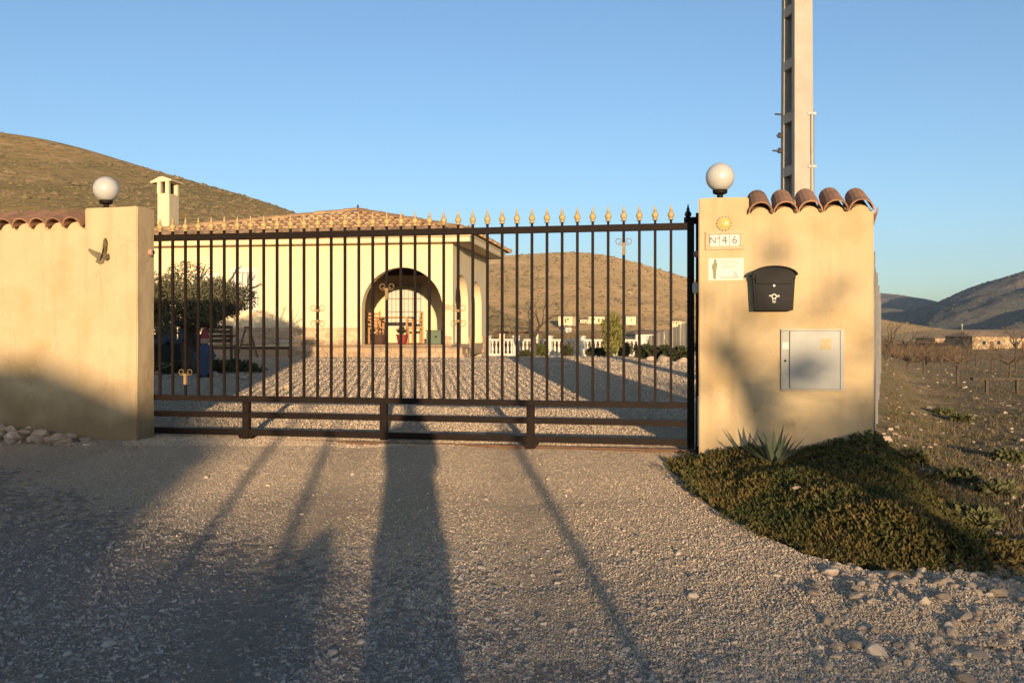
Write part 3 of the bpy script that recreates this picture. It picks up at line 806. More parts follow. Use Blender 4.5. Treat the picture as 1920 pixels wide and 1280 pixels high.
# ------------------------------------------------------------------ gate
TG = -0.05
gate = thing('sliding_gate', 'black steel sliding gate with gold spear finials', 'gate', W(0, TG, 0), PHI)
z_top = 1.945; z_m1, z_m2, z_m3 = 0.425, 0.272, 0.112
sg0, sg1 = -0.35, s_of(1290, TG)
for nm, z, h in (('top_rail', z_top, 0.058), ('middle_rail', z_m1, 0.052), ('lower_rail', z_m2, 0.052), ('bottom_rail', z_m3, 0.058)):
    obj(nm, MB().box(((sg0 + sg1) / 2, 0, z), (sg1 - sg0, 0.05, h), bev=0.004), MT['black'], gate)
bar_me = MB().box((0, 0, (z_top + z_m1) / 2 - 0.002), (0.023, 0.023, z_top - z_m1 - 0.052), bev=0.002).mesh('bar', MT['black'])
stub_prof = [(0.011, 0.0), (0.011, 0.028), (0.024, 0.032), (0.024, 0.040), (0.014, 0.045), (0.022, 0.054), (0.029, 0.068), (0.028, 0.082), (0.018, 0.097), (0.010, 0.105), (0.016, 0.110), (0.010, 0.125), (0.0015, 0.165)]
fin_me = MB().lathe(stub_prof[2:], 12).mesh('finial', MT['gold'], True)
stub_me = MB().box((0, 0, 0.017), (0.02, 0.02, 0.036)).mesh('stub', MT['black'])
def scroll_mb(r=0.03, down=False):
    mb = MB(); sg = -1 if down else 1
    for sx in (-1, 1):
        ptsl = []
        for k in range(22):
            a = -math.pi / 2 + k / 21 * math.pi * 2.1
            rr = r * (1 - 0.55 * k / 21)
            ptsl.append((sx * (0.040 + rr * math.cos(a) * 1.05), 0, sg * (rr * math.sin(a))))
        ptsl = [(sx * 0.013, 0, -sg * r * 0.9)] + ptsl
        mb.tube(ptsl, 0.0034, 6)
    mb.box((0, -0.002, -sg * r * 0.85), (0.034, 0.034, 0.02))
    return mb
MT['old_gold'] = mat('old_gold', (0.30, 0.20, 0.085), (0.20, 0.13, 0.055), scale=40, rough=0.6)
scr_up = scroll_mb().mesh('scroll', MT['old_gold'], True); scr_dn = scroll_mb(down=True).mesh('scroll', MT['old_gold'], True)
leg_me = MB().box((0, -0.0, -0.05), (0.026, 0.026, 0.1)).mesh('collar', MT['old_gold'])
ds = (s_of(1258, TG) - s_of(300, TG)) / 36
scrolls = {2: [(697, 0, 1)], 12: [(577, 0, 0), (607, 1, 0)], 17: [(537, 0, 1)], 22: [(577, 0, 0), (607, 1, 0)], 33: [(452, 0, 1)]}
for k in range(37):
    s = s_of(300, TG) + ds * k
    b = link('bar', bar_me, gate, (s, 0, 0))
    link('stub', stub_me, b, (0, 0, z_top + 0.029 - 0.001))
    link('finial', fin_me, b, (0, 0, z_top + 0.029))
    for (py_, dn, leg) in scrolls.get(k, []):
        z = z_of(py_, s, TG)
        link('scroll', scr_dn if dn else scr_up, b, (0, 0, z))
        if leg: link('collar', leg_me, b, (0, 0, z - 0.02))
for px_ in (463, 720, 995):
    s = s_of(px_, TG)
    p = obj('upright', MB().box((s, -0.003, 0.235), (0.066, 0.058, 0.326), bev=0.004), MT['black'], gate)
    if px_ != 720:
        mb = MB().prism([(s - 0.075, 0.082), (s + 0.075, 0.082), (s + 0.03, 0.01), (s - 0.03, 0.01)], -0.035, 0.035)
        w = obj('wheel_housing', mb, MT['black'], gate)
        obj('wheel', MB().lathe([(0.045, -0.015), (0.038, -0.004), (0.038, 0.004), (0.045, 0.015)], 20, (s, 0, 0.045), Matrix.Rotation(math.pi / 2, 4, 'X')), MT['steel'], w, True)
obj('end_stile', MB().box((sg1 + 0.022, 0, 1.02), (0.06, 0.056, 1.92), bev=0.004), MT['black'], gate)
e = link('stub', stub_me, gate, (sg1 + 0.0, 0, z_top + 0.028))
link('finial', MB().lathe(stub_prof[2:], 12).mesh('finial', MT['black'], True), gate, (sg1 + 0.0, 0, z_top + 0.029))
# receiving post on the pillar
gp = thing('gate_post', 'black steel receiving post against the right pillar', 'gate post', W(sg1 + 0.075, TG, 0), PHI)
obj('post', MB().box((0.02, -0.02, 1.02), (0.06, 0.10, 2.06), bev=0.004), MT['black'], gp)
obj('guide', MB().box((-0.03, 0.06, 2.0), (0.16, 0.03, 0.06), bev=0.004).box((0.06, -0.09, 1.2), (0.03, 0.02, 1.7)), MT['black'], gp)
obj('latch', MB().box((-0.012, -0.082, 1.42), (0.05, 0.03, 0.09), bev=0.006), MT['steel'], gp)
obj('photocell_cover', MB().lathe([(0.028, 0), (0.03, 0.02), (0.02, 0.032)], 14, (0.0, -0.072, 1.70), Matrix.Rotation(math.pi / 2, 4, 'X')), MT['pinkish'], gp, True)
obj('bolt', MB().box((0.008, -0.075, 0.30), (0.012, 0.012, 0.42)), MT['steel'], gp)
tr = tag(obj('gate_track', MB().box((2.7, 0, 0.0), (5.1, 0.05, 0.014)).box((2.7, 0, 0.012), (5.1, 0.018, 0.018)), MT['rail'], None, loc=W(0, TG, 0.03), rot=(0, 0, PHI)),
         'rusty steel track set in the ground under the gate', 'gate track')

# ------------------------------------------------------------------ things on the right wall
# house number plate
s_n = s_of(1358.5, TF); z_n = z_of(451, s_n, TF)
def lett(text, size, m, parent, loc, rot=(R(90), 0, 0), align='CENTER', ext=0.0015):
    c = bpy.data.curves.new('lettering', 'FONT'); c.body = text; c.size = size; c.align_x = align; c.align_y = 'CENTER'; c.extrude = ext
    c.materials.append(m)
    tmp = bpy.data.objects.new('tmp_text', c); scn.collection.objects.link(tmp)
    dg = bpy.context.evaluated_depsgraph_get()
    me = bpy.data.meshes.new_from_object(tmp.evaluated_get(dg))
    bpy.data.objects.remove(tmp)
    o = link('lettering', me, parent)
    o.location = loc; o.rotation_euler = rot
    return o
pl = thing('number_plate', 'tan framed ceramic house number plate reading 46', 'house number', W(s_n, TF + 0.006, z_n), PHI)
pw, ph = 0.305, 0.148
fr = MB()
fr.box((0, -0.009, ph / 2 - 0.013), (pw, 0.018, 0.026), bev=0.003).box((0, -0.009, -ph / 2 + 0.013), (pw, 0.018, 0.026), bev=0.003)
fr.box((-pw / 2 + 0.016, -0.009, 0), (0.032, 0.0176, ph - 0.054), bev=0.003).box((pw / 2 - 0.016, -0.009, 0), (0.032, 0.0176, ph - 0.054), bev=0.003)
obj('frame', fr, MT['tan_tile'], pl)
tw = (pw - 0.066) / 3
for k, ch in enumerate(('Nº', '4', '6')):
    xx = (k - 1) * tw
    tile = obj('tile', MB().box((xx, -0.006, 0), (tw - 0.003, 0.012, ph - 0.056), bev=0.002), MT['cream_tile'], pl)
    lett(ch, 0.088 if k else 0.075, MT['grey_ink'], tile, (xx, -0.0135, 0))
# sun plaque
s_p = s_of(1358, TF); z_p = z_of(419, s_p, TF)
sp = thing('sun_plaque', 'round yellow sun plaque above the house number', 'wall plaque', W(s_p, TF + 0.006, z_p), PHI)
RX = Matrix.Rotation(math.pi / 2, 4, 'X')
obj('backing', MB().lathe([(0.060, -0.004), (0.060, 0.006), (0.056, 0.009)], 32, mat=RX), MT['ochre_glaze'], sp)
obj('sun_disc', MB().lathe([(0.040, 0.006), (0.042, 0.012), (0.034, 0.018), (0.01, 0.021)], 28, mat=RX), MT['yellow'], sp, True)
ray = MB().box((0, -0.012, 0), (0.0155, 0.01, 0.014), bev=0.003).mesh('ray', MT['olive_brown'])
for k in range(14):
    a = 2 * math.pi * k / 14
    link('ray', ray, sp, (0.0535 * math.cos(a), 0, 0.0535 * math.sin(a)), (0, -a, 0))
obj('petal', MB().box((0, -0.020, 0.012), (0.006, 0.006, 0.03)).box((0, -0.020, -0.002), (0.034, 0.0055, 0.006)), MT['gold'], sp)
# white sign
s_s = s_of(1361, TF); z_s = z_of(505, s_s, TF)
sg = thing('wall_sign', 'small white sign with dark figure and faint lines of print', 'sign', W(s_s, TF + 0.006, z_s), PHI)
obj('sign_plate', MB().box((0, -0.003, 0), (0.276, 0.006, 0.178), bev=0.002), MT['cream_tile'], sg)
fig = MB()
fig.prism([(-0.098, -0.078), (-0.078, -0.078), (-0.076, -0.01), (-0.07, 0.02), (-0.066, 0.045), (-0.074, 0.055), (-0.074, 0.08), (-0.086, 0.084), (-0.094, 0.078), (-0.094, 0.056), (-0.108, 0.04), (-0.112, 0.02), (-0.104, -0.01)], -0.0085, -0.0062)
obj('figure', fig, MT['green_ink'], sg)
ln = MB()
for k, (x0, x1, zz) in enumerate(((-0.05, 0.10, 0.068), (-0.04, 0.11, 0.052), (-0.03, 0.09, 0.028), (-0.03, 0.085, 0.014), (-0.05, 0.11, -0.068))):
    ln.box(((x0 + x1) / 2, -0.0072, zz), (x1 - x0, 0.0016, 0.008 if k != 4 else 0.016))
obj('print', ln, MT['pale_ink'], sg)
obj('dog_picture', MB().prism([(0.055, -0.06), (0.095, -0.06), (0.09, -0.035), (0.08, -0.02), (0.07, -0.012), (0.062, -0.03)], -0.0085, -0.0062), MT['pale_ink'], sg)

# mailbox
s_m = s_of(1449, TF); z_m = z_of(582, s_m, TF)
Dm = W(s_m, TF).y; up = Dm / F
mbx = thing('mailbox', 'black metal mailbox with arched roof and pale post horn', 'mailbox', W(s_m, TF + 0.004, z_m), PHI)
wt, wb, hb = 75 * up / 2, 68 * up / 2, 70 * up
def taper(w0, w1, h0, h1, y0, y1):
    return [(-w0, h0), (w0, h0), (w1, h1), (-w1, h1)]
bd = MB(); bd.prism(taper(wb, wt, 0, hb - 0.055, 0, 0), -0.125, 0.0)
obj('body', bd, MT['mailbox'], mbx)
arc = [(-wt - 0.004 , hb - 0.052), (wt + 0.004, hb - 0.052)] + [((wt + 0.004) * math.cos(a), hb - 0.02 + 0.06 * math.sin(a)) for a in np.linspace(0, math.pi, 15)]
obj('upper_body', MB().prism(arc, -0.135, -0.002), MT['mailbox'], mbx)
lid_o = [((wt + 0.022) * math.cos(a), hb - 0.028 + 0.078 * math.sin(a)) for a in np.linspace(0.08, math.pi - 0.08, 17)]
lid_i = [((wt + 0.012) * math.cos(a), hb - 0.028 + 0.069 * math.sin(a)) for a in np.linspace(math.pi - 0.08, 0.08, 17)]
rf = MB()
nn_ = len(lid_o)
for y0, y1 in ((-0.165, 0.0),):
    vs = [(p[0], y0, p[1]) for p in lid_o + lid_i[::-1]] + [(p[0], y1, p[1]) for p in lid_o + lid_i[::-1]]
    q = nn_; fs = []
    for k in range(q - 1):
        fs += [(k, k + 1, q + k + 1, q + k), (2 * q + k + 1, 2 * q + k, 3 * q + k, 3 * q + k + 1), (k + 1, k, 2 * q + k, 2 * q + k + 1), (q + k, q + k + 1, 3 * q + k + 1, 3 * q + k)]
    fs += [(0, q, 3 * q, 2 * q), (q - 1, 3 * q - 1, 4 * q - 1, 2 * q - 1)]
    rf.add(vs, fs)
obj('roof', rf, MT['mailbox'], mbx)
obj('flap', MB().box((0, -0.142, hb - 0.055), (wt * 1.75, 0.012, 0.075), bev=0.004), MT['mailbox'], mbx)
obj('door', MB().prism(taper(wb * 0.86, wt * 0.88, 0.015, hb - 0.11, 0, 0), -0.131, -0.1255), MT['mailbox'], mbx)
obj('lock', MB().lathe([(0.011, 0), (0.011, 0.006), (0.008, 0.009)], 14, (0, -0.131, z_of(537, s_m, TF) - z_m), RX), MT['steel'], mbx)
ez = z_of(557, s_m, TF) - z_m
hn = MB()
ring = [(0.017 * math.cos(a), -0.135, ez + 0.017 * math.sin(a)) for a in np.linspace(0, 2 * math.pi, 25)]
hn.tube(ring, 0.0055, 8, False)
hn.tube([(0.016, -0.135, ez), (0.030, -0.135, ez + 0.003), (0.040, -0.135, ez + 0.005)], [0.006, 0.008, 0.012], 10)
hn.tube([(-0.016, -0.135, ez + 0.006), (-0.030, -0.135, ez + 0.006), (-0.038, -0.135, ez + 0.005)], [0.006, 0.006, 0.007], 10)
hn.tube([(-0.010, -0.135, ez - 0.017), (-0.012, -0.135, ez - 0.036), (0.012, -0.135, ez - 0.036), (0.010, -0.135, ez - 0.017)], 0.0042, 8)
hn.tube([(-0.012, -0.135, ez - 0.046), (0.012, -0.135, ez - 0.046)], 0.004, 8)
obj('post_horn_emblem', hn, MT['white'], mbx, True)

# electricity meter door
s_e0, s_e1 = s_of(1464, TF), s_of(1582, TF)
z_e0, z_e1 = z_of(731, s_e0, TF), z_of(617, s_e0, TF)
sc_ = (s_e0 + s_e1) / 2; zc_ = (z_e0 + z_e1) / 2; we = s_e1 - s_e0; he = z_e1 - z_e0
me_ = thing('meter_cabinet', 'grey meter cabinet door let into the ochre wall', 'meter cabinet', W(sc_, TF + 0.004, zc_), PHI)
fr = MB()
for (cx_, cz_, a_, b_) in ((0, he / 2 - 0.006, we, 0.012), (0, -he / 2 + 0.006, we, 0.012), (-we / 2 + 0.006, 0, 0.012, he - 0.026), (we / 2 - 0.014, 0, 0.028, he - 0.026)):
    fr.box((cx_, -0.008, cz_), (a_, 0.028, b_), bev=0.002)
obj('frame', fr, MT['meter'], me_)
xs = -we / 2 + (1480 - 1464) / 118 * we
obj('side_strip', MB().box(((-we / 2 + 0.013 + xs - 0.003) / 2, -0.002, 0), (xs - 0.003 + we / 2 - 0.013, 0.012, he - 0.028), bev=0.002), MT['meter'], me_)
dr = obj('door', MB().box(((xs + 0.003 + we / 2 - 0.030) / 2, -0.007, 0), (we / 2 - 0.030 - xs - 0.003, 0.018, he - 0.030), bev=0.003), MT['meter'], me_)
obj('yellow_sticker', MB().box(((1548 - 1523) / 118 * we, -0.0168, (674 - 645) / 114 * he), (0.082, 0.0016, 0.09)), mat('faded_sticker', (0.38, 0.31, 0.16), (0.33, 0.27, 0.13), scale=30, rough=0.5), me_)
obj('keyhole', MB().lathe([(0.009, 0), (0.009, 0.004), (0.005, 0.005)], 12, ((xs - we / 2) / 2, -0.007, -0.008), RX), MT['dark'], me_)
obj('label', MB().box(((xs - we / 2) / 2 + 0.004, -0.0085, (674 - 648) / 114 * he), (0.048, 0.0016, 0.052)), MT['white'], me_)

# ------------------------------------------------------------------ concrete utility pole
D0 = 12.0
pc = at(1494, D0)
pole_rz = math.atan2(0.156, 0.988)
gz = Hs(pc.x, pc.y)
pole = thing('utility_pole', 'tall concrete utility pole with window-like recesses behind the wall', 'utility pole', (pc.x, pc.y, gz), pole_rz)
HP = 9.0
def pw_(z): return (0.272 - 0.006 * z, 0.44 - 0.012 * z)     # front width, depth
mb = MB()
flange = 0.06
z0 = -0.3; zz = 0.0
panels = [z0]
# two walls (front and back) joined by cross bars on the side
nseg = 12
step = 0.685
z_first = z_of(0, 0, 0) * 0 + (EYE - gz) + (622 - 113) / F * 11.8      # top of a cross bar seen at y=113
for sgn in (-1, 1):
    vs = []; fs = []
    for i, z in enumerate((z0, HP)):
        w_, d_ = pw_(max(z, 0))
        for (xx, yy) in ((-w_ / 2, sgn * d_ / 2), (w_ / 2, sgn * d_ / 2), (w_ / 2, sgn * (d_ / 2 - flange - 0.02)), (-w_ / 2, sgn * (d_ / 2 - flange - 0.02))):
            vs.append((xx, yy, z))
    fs = [(0, 1, 2, 3), (7, 6, 5, 4)] + [(k, (k + 1) % 4, 4 + (k + 1) % 4, 4 + k) for k in range(4)]
    mb.add(vs, fs)
obj('face', mb, MT['concrete'], pole)
ww, dd = pw_(4)
web = MB()
vs = []
for z in (z0, HP):
    w_, d_ = pw_(max(z, 0))
    for (xx, yy) in ((-0.035, -d_ / 2 + 0.07), (0.05, -d_ / 2 + 0.07), (0.05, d_ / 2 - 0.07), (-0.035, d_ / 2 - 0.07)): vs.append((xx, yy, z))
web.add(vs, [(0, 1, 2, 3), (7, 6, 5, 4)] + [(k, (k + 1) % 4, 4 + (k + 1) % 4, 4 + k) for k in range(4)])
obj('web', web, mat('pole_web', (0.30, 0.265, 0.23), (0.25, 0.22, 0.19), scale=4, rough=0.9), pole)
for k in range(-6, 8):
    z = z_first + step * k
    if z < 0.1 or z > HP - 0.1: continue
    w_, d_ = pw_(z)
    obj('cross_bar', MB().box((0, 0, z), (w_ - 0.004, d_ - 2 * flange + 0.01 , 0.13), bev=0.006), MT['concrete'], pole)
def pz(py): return (EYE - gz) + (622 - py) / F * 11.85
for py_, l_, kind_ in ((205, 0.10, 0), (246, 0.075, 1), (275, 0.13, 1)):
    z = pz(py_); w_, d_ = pw_(z)
    ins = MB().tube([(-w_ / 2 + 0.01, d_ / 2 - 0.04, z), (-w_ / 2 - l_, d_ / 2 - 0.04, z)], 0.012, 6)
    if kind_:
        ins.lathe([(0.012, -0.03), (0.03, -0.02), (0.03, 0.0), (0.02, 0.012), (0.026, 0.03), (0.012, 0.04)], 10, (-w_ / 2 - 0.035, d_ / 2 - 0.04, z))
    obj('insulator' if kind_ else 'step_bolt', ins, mat('insulator_grey', (0.06, 0.06, 0.07), rough=0.4), pole)
zt_c = pz(206); w_, d_ = pw_(zt_c)
cp = obj('conduit', MB().tube([(w_ / 2 + 0.012, -d_ / 2 + 0.03, -0.2), (w_ / 2 + 0.006, -d_ / 2 + 0.03, zt_c)], 0.021, 12), MT['galv'], pole, True)
obj('cable', MB().tube([(w_ / 2 - 0.03, -d_ / 2 - 0.012, -0.2), (w_ / 2 - 0.035, -d_ / 2 - 0.012, zt_c - 0.06)], 0.008, 8), MT['galv'], pole, True)
for py_ in (214, 313):
    z = pz(py_); w_, d_ = pw_(z)
    obj('clamp', MB().box((w_ / 2 - 0.02, -d_ / 2 - 0.006, z), (0.11, 0.016, 0.035)), MT['steel'], pole)

# ------------------------------------------------------------------ mesh fence running back from the right wall
fs_ = thing('wire_fence', 'thin chain link fence running back from the right wall', 'fence', (W(sR2, 0.1).x + 0.03, W(sR2, 0.1).y, 0), 0)
fd = Vector((0.400, 1.0)).normalized()
wz = Hs(fs_.location.x + 0.3, fs_.location.y + 1)
wires = MB()
Lf = 12.0; ht = 1.66; n = 90
for k in range(n):
    for sg_ in (1, -1):
        a0 = Lf * k / n; run = (ht - 0.1) * 0.55
        z0_, z1_ = (0.1, ht) if sg_ > 0 else (ht, 0.1)
        if a0 + run > Lf: continue
        wires.tube([(fd.x * a0, fd.y * a0, z0_), (fd.x * (a0 + run), fd.y * (a0 + run), z1_)], 0.0022, 3, False)
obj('wire_mesh', wires, MT['galv'], fs_)
for k in range(5):
    a0 = 0.05 + k * 2.95
    obj('post', MB().tube([(fd.x * a0, fd.y * a0, -0.4), (fd.x * a0, fd.y * a0, ht + 0.04)], 0.015, 8), MT['galv'], fs_)
for z in (0.12, 0.9, 1.64):
    obj('strand', MB().tube([(0, 0, z), (fd.x * Lf, fd.y * Lf, z)], 0.004, 4), MT['galv'], fs_)

# ------------------------------------------------------------------ villa
HR = -R(8.5)
C0 = at(849, 24.0)
HZ = 0.42
house = thing('villa', 'cream single storey villa with arched porch and low clay roof', 'house', (C0.x, C0.y, HZ), HR)
FL = 0.30            # porch floor above yard
EV = 2.93            # wall top
def hz(py, D=24.0): return EYE + (622 - py) / F * D - HZ
def arch_wall(x0, x1, z0, z1, opens, y0, y1, m, name, parent, flip=False, n=20):
    """wall panel in local x-z with arched openings from the floor; opens = [(xa, xb, zspring, ztop, zfloor)]"""
    poly = [(x0, z0)]
    for (xa, xb, zs, zt, zf) in sorted(opens):
        poly += [(xa, z0), (xa, zf)] if zf > z0 else [(xa, z0)]
        r = (xb - xa) / 2; cx = (xa + xb) / 2
        poly += [(cx - r * math.cos(math.pi * k / n), zs + (zt - zs) * math.sin(math.pi * k / n)) for k in range(n + 1)]
        poly += [(xb, z0)]
    poly += [(x1, z0), (x1, z1), (x0, z1)]
    bm = bmesh.new()
    a = [bm.verts.new((p[0], y0, p[1])) for p in poly]
    f = bm.faces.new(a)
    r_ = bmesh.ops.extrude_face_region(bm, geom=[f])
    for v in [g for g in r_['geom'] if isinstance(g, bmesh.types.BMVert)]: v.co.y = y1
    bmesh.ops.triangulate(bm, faces=[f_ for f_ in bm.faces if len(f_.verts) > 4])
    bmesh.ops.recalc_face_normals(bm, faces=bm.faces)
    if flip:
        # turn x-z wall into y-z wall: local x -> depth
        for v in bm.verts: v.co = Vector((v.co.y, v.co.x, v.co.z))
        bmesh.ops.recalc_face_normals(bm, faces=bm.faces)
    me = bpy.data.meshes.new(name); bm.to_mesh(me); bm.free(); me.materials.append(m)
    return link(name, me, parent)
LW = 9.3
arch_x = (-2.43, -0.27); zs = FL + 1.02; zt = hz(500, 23.98)
arch_wall(-LW, 0, -0.2, EV, [(arch_x[0], arch_x[1], zt - 1.07, zt, FL)], 0.0, 0.28, MT['house'], 'front_wall', house)
DP = 5.0
PB = 4.4           # depth of the porch
arch_wall(0.283, DP, -0.2, EV, [(0.32, 2.02, zt - 0.95, zt - 0.14, FL), (2.45, 4.1, zt - 0.95, zt - 0.2, FL)], -0.20, 0.0, MT['house'], 'side_wall', house, True)
obj('back_wall', MB().box((-2.0, PB + 0.14, 1.4), (3.58, 0.27, 3.06)), MT['house'], house)
obj('inner_wall', MB().box((-3.9, 2.64, 1.4), (0.2, 4.71, 3.06)), MT['house'], house)
obj('left_wall', MB().box((-LW + 0.14, 2.64, 1.35), (0.28, 4.71, 3.06)), MT['house'], house)
obj('porch_ceiling', MB().box((-2.0, 2.3, EV - 0.05), (3.56, 4.0, 0.06)), MT['dark_wood'], house)
for k in range(8):
    obj('beam', MB().box((-2.0, 0.5 + 0.5 * k, EV - 0.15), (3.55, 0.12, 0.14)), MT['dark_wood'], house)
obj('lintel_board', MB().box((-2.0, PB - 0.03, EV - 0.34), (3.5, 0.05, 0.46)), MT['dark_wood'], house)
obj('porch_floor', MB().box((-1.9, 2.3, FL - 0.16), (3.85, 5.2, 0.32)), MT['tan_tile'], house)
# eaves: mouldings and roof
OV = 0.34
ov_r = 0.52
obj('eave_moulding', MB().box((-LW / 2 + 0.06, -OV / 2 - 0.002, EV + 0.05), (LW + 0.9, OV + 0.02, 0.13), bev=0.01)
    .box((-LW / 2 + 0.06, -OV - 0.03, EV + 0.155), (LW + 1.0, 0.16, 0.08), bev=0.01), MT['house'], house)
obj('side_eave', MB().box((ov_r / 2 - 0.003, DP / 2 + 0.2, EV + 0.06), (ov_r, DP + 0.4 - 0.03, 0.17), bev=0.01)
    .box((ov_r / 2 + 0.03, DP / 2 + 0.2, EV + 0.165), (ov_r - 0.02, DP + 0.45, 0.06), bev=0.01), MT['house'], house)
zr0 = EV + 0.20
apex = Vector((house.matrix_world.inverted() @ Vector((0, 0, 0))))
def to_house(p):
    q = Vector((p.x - C0.x, p.y - C0.y)); c, s_ = math.cos(-HR), math.sin(-HR)
    return Vector((q.x * c - q.y * s_, q.x * s_ + q.y * c))
ap2 = to_house(at(671, 26.6)); az = EYE + (622 - 398) / F * 26.6 - HZ
xr, xl, yf, yb = ov_r + 0.08, -LW - 0.45, -OV - 0.13, 5.9
A = Vector((ap2.x, ap2.y, az))
corners = [Vector((xl, yf, zr0)), Vector((xr, yf, zr0)), Vector((xr, yb, zr0)), Vector((xl, yb, zr0))]
roofp = obj('roof', MB().add([*corners, A], [(0, 1, 4), (1, 2, 4), (2, 3, 4), (3, 0, 4), (3, 2, 1, 0)]), MT['roof'], house)
# corrugated tile courses on the two visible slopes, joined; the eave row is single tiles
def slope_tiles(p0, p1, apx, mb, pitch=0.24, r=0.085):
    """half-round ribs running up the slope p0-p1-apx"""
    e = (p1 - p0); Le = e.length; e.normalize()
    nrm = e.cross(apx - p0).normalized()
    if nrm.z < 0: nrm = -nrm
    upv = nrm.cross(e).normalized()
    if upv.z < 0: upv = -upv
    ta = (apx - p0).dot(e); ha = (apx - p0).dot(upv)
    k = 0; out = []
    x = pitch / 2
    while x < Le:
        hmax = ha * (x / ta) if x < ta else ha * (Le - x) / (Le - ta)
        y = 0.36
        base = p0 + e * x
        while y < hmax:
            y2 = min(y + 0.34, hmax + 0.02)
            vs = []
            for (yy, rr, lift) in ((y, r, 0.025), (y2, r * 0.86, 0.0)):
                for q in range(5):
                    a = math.pi * q / 4
                    vs.append(base + upv * yy + e * (rr * math.cos(a)) + nrm * (rr * math.sin(a) * 0.8 + lift))
            mb.add(vs, [(q, q + 1, q + 6, q + 5) for q in range(4)] + [(0, 4, 3, 2, 1)])
            y += 0.34
        out.append((base, e, upv, nrm)); x += pitch
    return out
rt = MB()
eave = slope_tiles(corners[0], corners[1], A, rt) 
eave2 = slope_tiles(corners[1], corners[2], A, rt)
tag(obj('tile_courses', rt, MT['roof'], house), kind='stuff')
et = tile_mesh('e', 0.088, 0.076, 0.40, 0.014, 6, MT['roof'])
for (base, e, upv, nrm) in eave + eave2:
    m4 = Matrix((( e.x, upv.x, nrm.x, 0), (e.y, upv.y, nrm.y, 0), (e.z, upv.z, nrm.z, 0), (0, 0, 0, 1)))
    o = link('roof_tile', et, house)
    o.matrix_local = Matrix.Translation(base - upv * 0.03 + nrm * 0.02) @ m4
# hip ridges
for cn in corners[:2] + [corners[2]]:
    d = (A - cn); n_ = int(d.length / 0.38)
    q = d.to_track_quat('Y', 'Z').to_matrix().to_4x4()
    rm = MB()
    for k in range(n_):
        p = cn + d * (k + 0.5) / n_
        q4 = Matrix.Translation(p - d.normalized() * 0.2 + Vector((0, 0, 0.03 + 0.01 * (k % 2)))) @ q
        sub = MB()
        for (yy, rr) in ((0, 0.11), (0.42, 0.095)):
            for w5 in range(6):
                a = math.pi * w5 / 5
                sub.v.append((rr * math.cos(a), yy, rr * math.sin(a)))
        sub.f = [(i5, i5 + 1, i5 + 7, i5 + 6) for i5 in range(5)] + [(0, 5, 4, 3, 2, 1)]
        sub.xf(q4); rm.add(sub.v, sub.f)
    obj('hip_tiles', rm, MT['roof'], house)
obj('finial', MB().lathe([(0.05, 0), (0.03, 0.06), (0.02, 0.1), (0.035, 0.13), (0.01, 0.2)], 8, A + Vector((0, 0, 0.02))), MT['dark'], house)
# stone facing at the foot of the front wall and the terrace
rng = np.random.default_rng(19)
stone_var = []
for k in range(6):
    mb = MB().box((0, 0, 0), (1, 1, 1), bev=0.12)
    mb.v = [(v[0] * (1 + rng.uniform(-.08, .08)), v[1], v[2] * (1 + rng.uniform(-.08, .08))) for v in mb.v]
    stone_var.append(mb.mesh('facing_stone', mat('facing_stone_%d' % k, (0.50 + 0.04 * (k % 3), 0.36 + 0.025 * (k % 3), 0.235), (0.40, 0.28, 0.17), scale=6, rough=0.9, bump=0.4, bscale=25, rnd=0.2)))
def facing(x0, x1, z0, ztop, y, parent, sx=0.26, szz=0.17, skip=None, side=False):
    z = z0; row = 0
    while z < ztop - 0.03:
        x = x0 + (0.5 * sx if row % 2 else 0) * rng.uniform(0.3, 1); hgt = szz * rng.uniform(0.8, 1.15)
        top = z + hgt > ztop
        while x < x1:
            wd = sx * rng.uniform(0.65, 1.35)
            wd = min(wd, x1 - x)
            if wd < 0.05: break
            if not (skip and skip(x + wd / 2)) and not (top and rng.uniform() < 0.3):
                c = (x + wd / 2, y + rng.uniform(-.008, .008), z + hgt / 2)
                if side:
                    link('facing_stone', stone_var[int(rng.integers(6))], parent, (c[1], c[0], c[2]), None, (0.06, wd - 0.018, hgt - 0.018))
                else:
                    link('facing_stone', stone_var[int(rng.integers(6))], parent, c, None, (wd - 0.018, 0.06, hgt - 0.018))
            x += wd
        z += hgt; row += 1
facing(-6.5, arch_x[0] - 0.02, FL + 0.0, FL + 0.46, -0.012, house)
facing(arch_x[1] + 0.02, 0.0, FL - 0.02, FL + 0.2, -0.012, house, 0.14, 0.12)
facing(2.04, 2.43, -0.02, FL + 0.2, 0.012, house, side=True)
facing(4.12, DP, -0.02, FL + 0.2, 0.012, house, side=True)
ter = thing('terrace', 'low stone faced terrace in front of the arched porch', 'terrace', (C0.x, C0.y, HZ), HR)
obj('slab', MB().box((-1.75, -0.52, FL / 2 - 0.14), (4.4, 0.93, FL + 0.2), bev=0.01), MT['tan_tile'], ter)
facing(-3.9, 0.42, -0.05, FL - 0.09, -1.0, ter, 0.27, 0.15)
facing(-1.0, -0.1, -0.05, FL - 0.09, 0.46, ter, 0.27, 0.15, side=True)
lowt = thing('planter_wall', 'low dark topped planter wall along the front of the villa', 'planter', (C0.x, C0.y, HZ), HR)
obj('planter_side', MB().box((-6.4, -0.9, 0.03), (4.7, 0.18, 0.34), bev=0.01), MT['tan_tile'], lowt)
obj('coping', MB().box((-6.4, -0.9, 0.225), (4.76, 0.26, 0.05), bev=0.01), MT['dark_wood'], lowt)
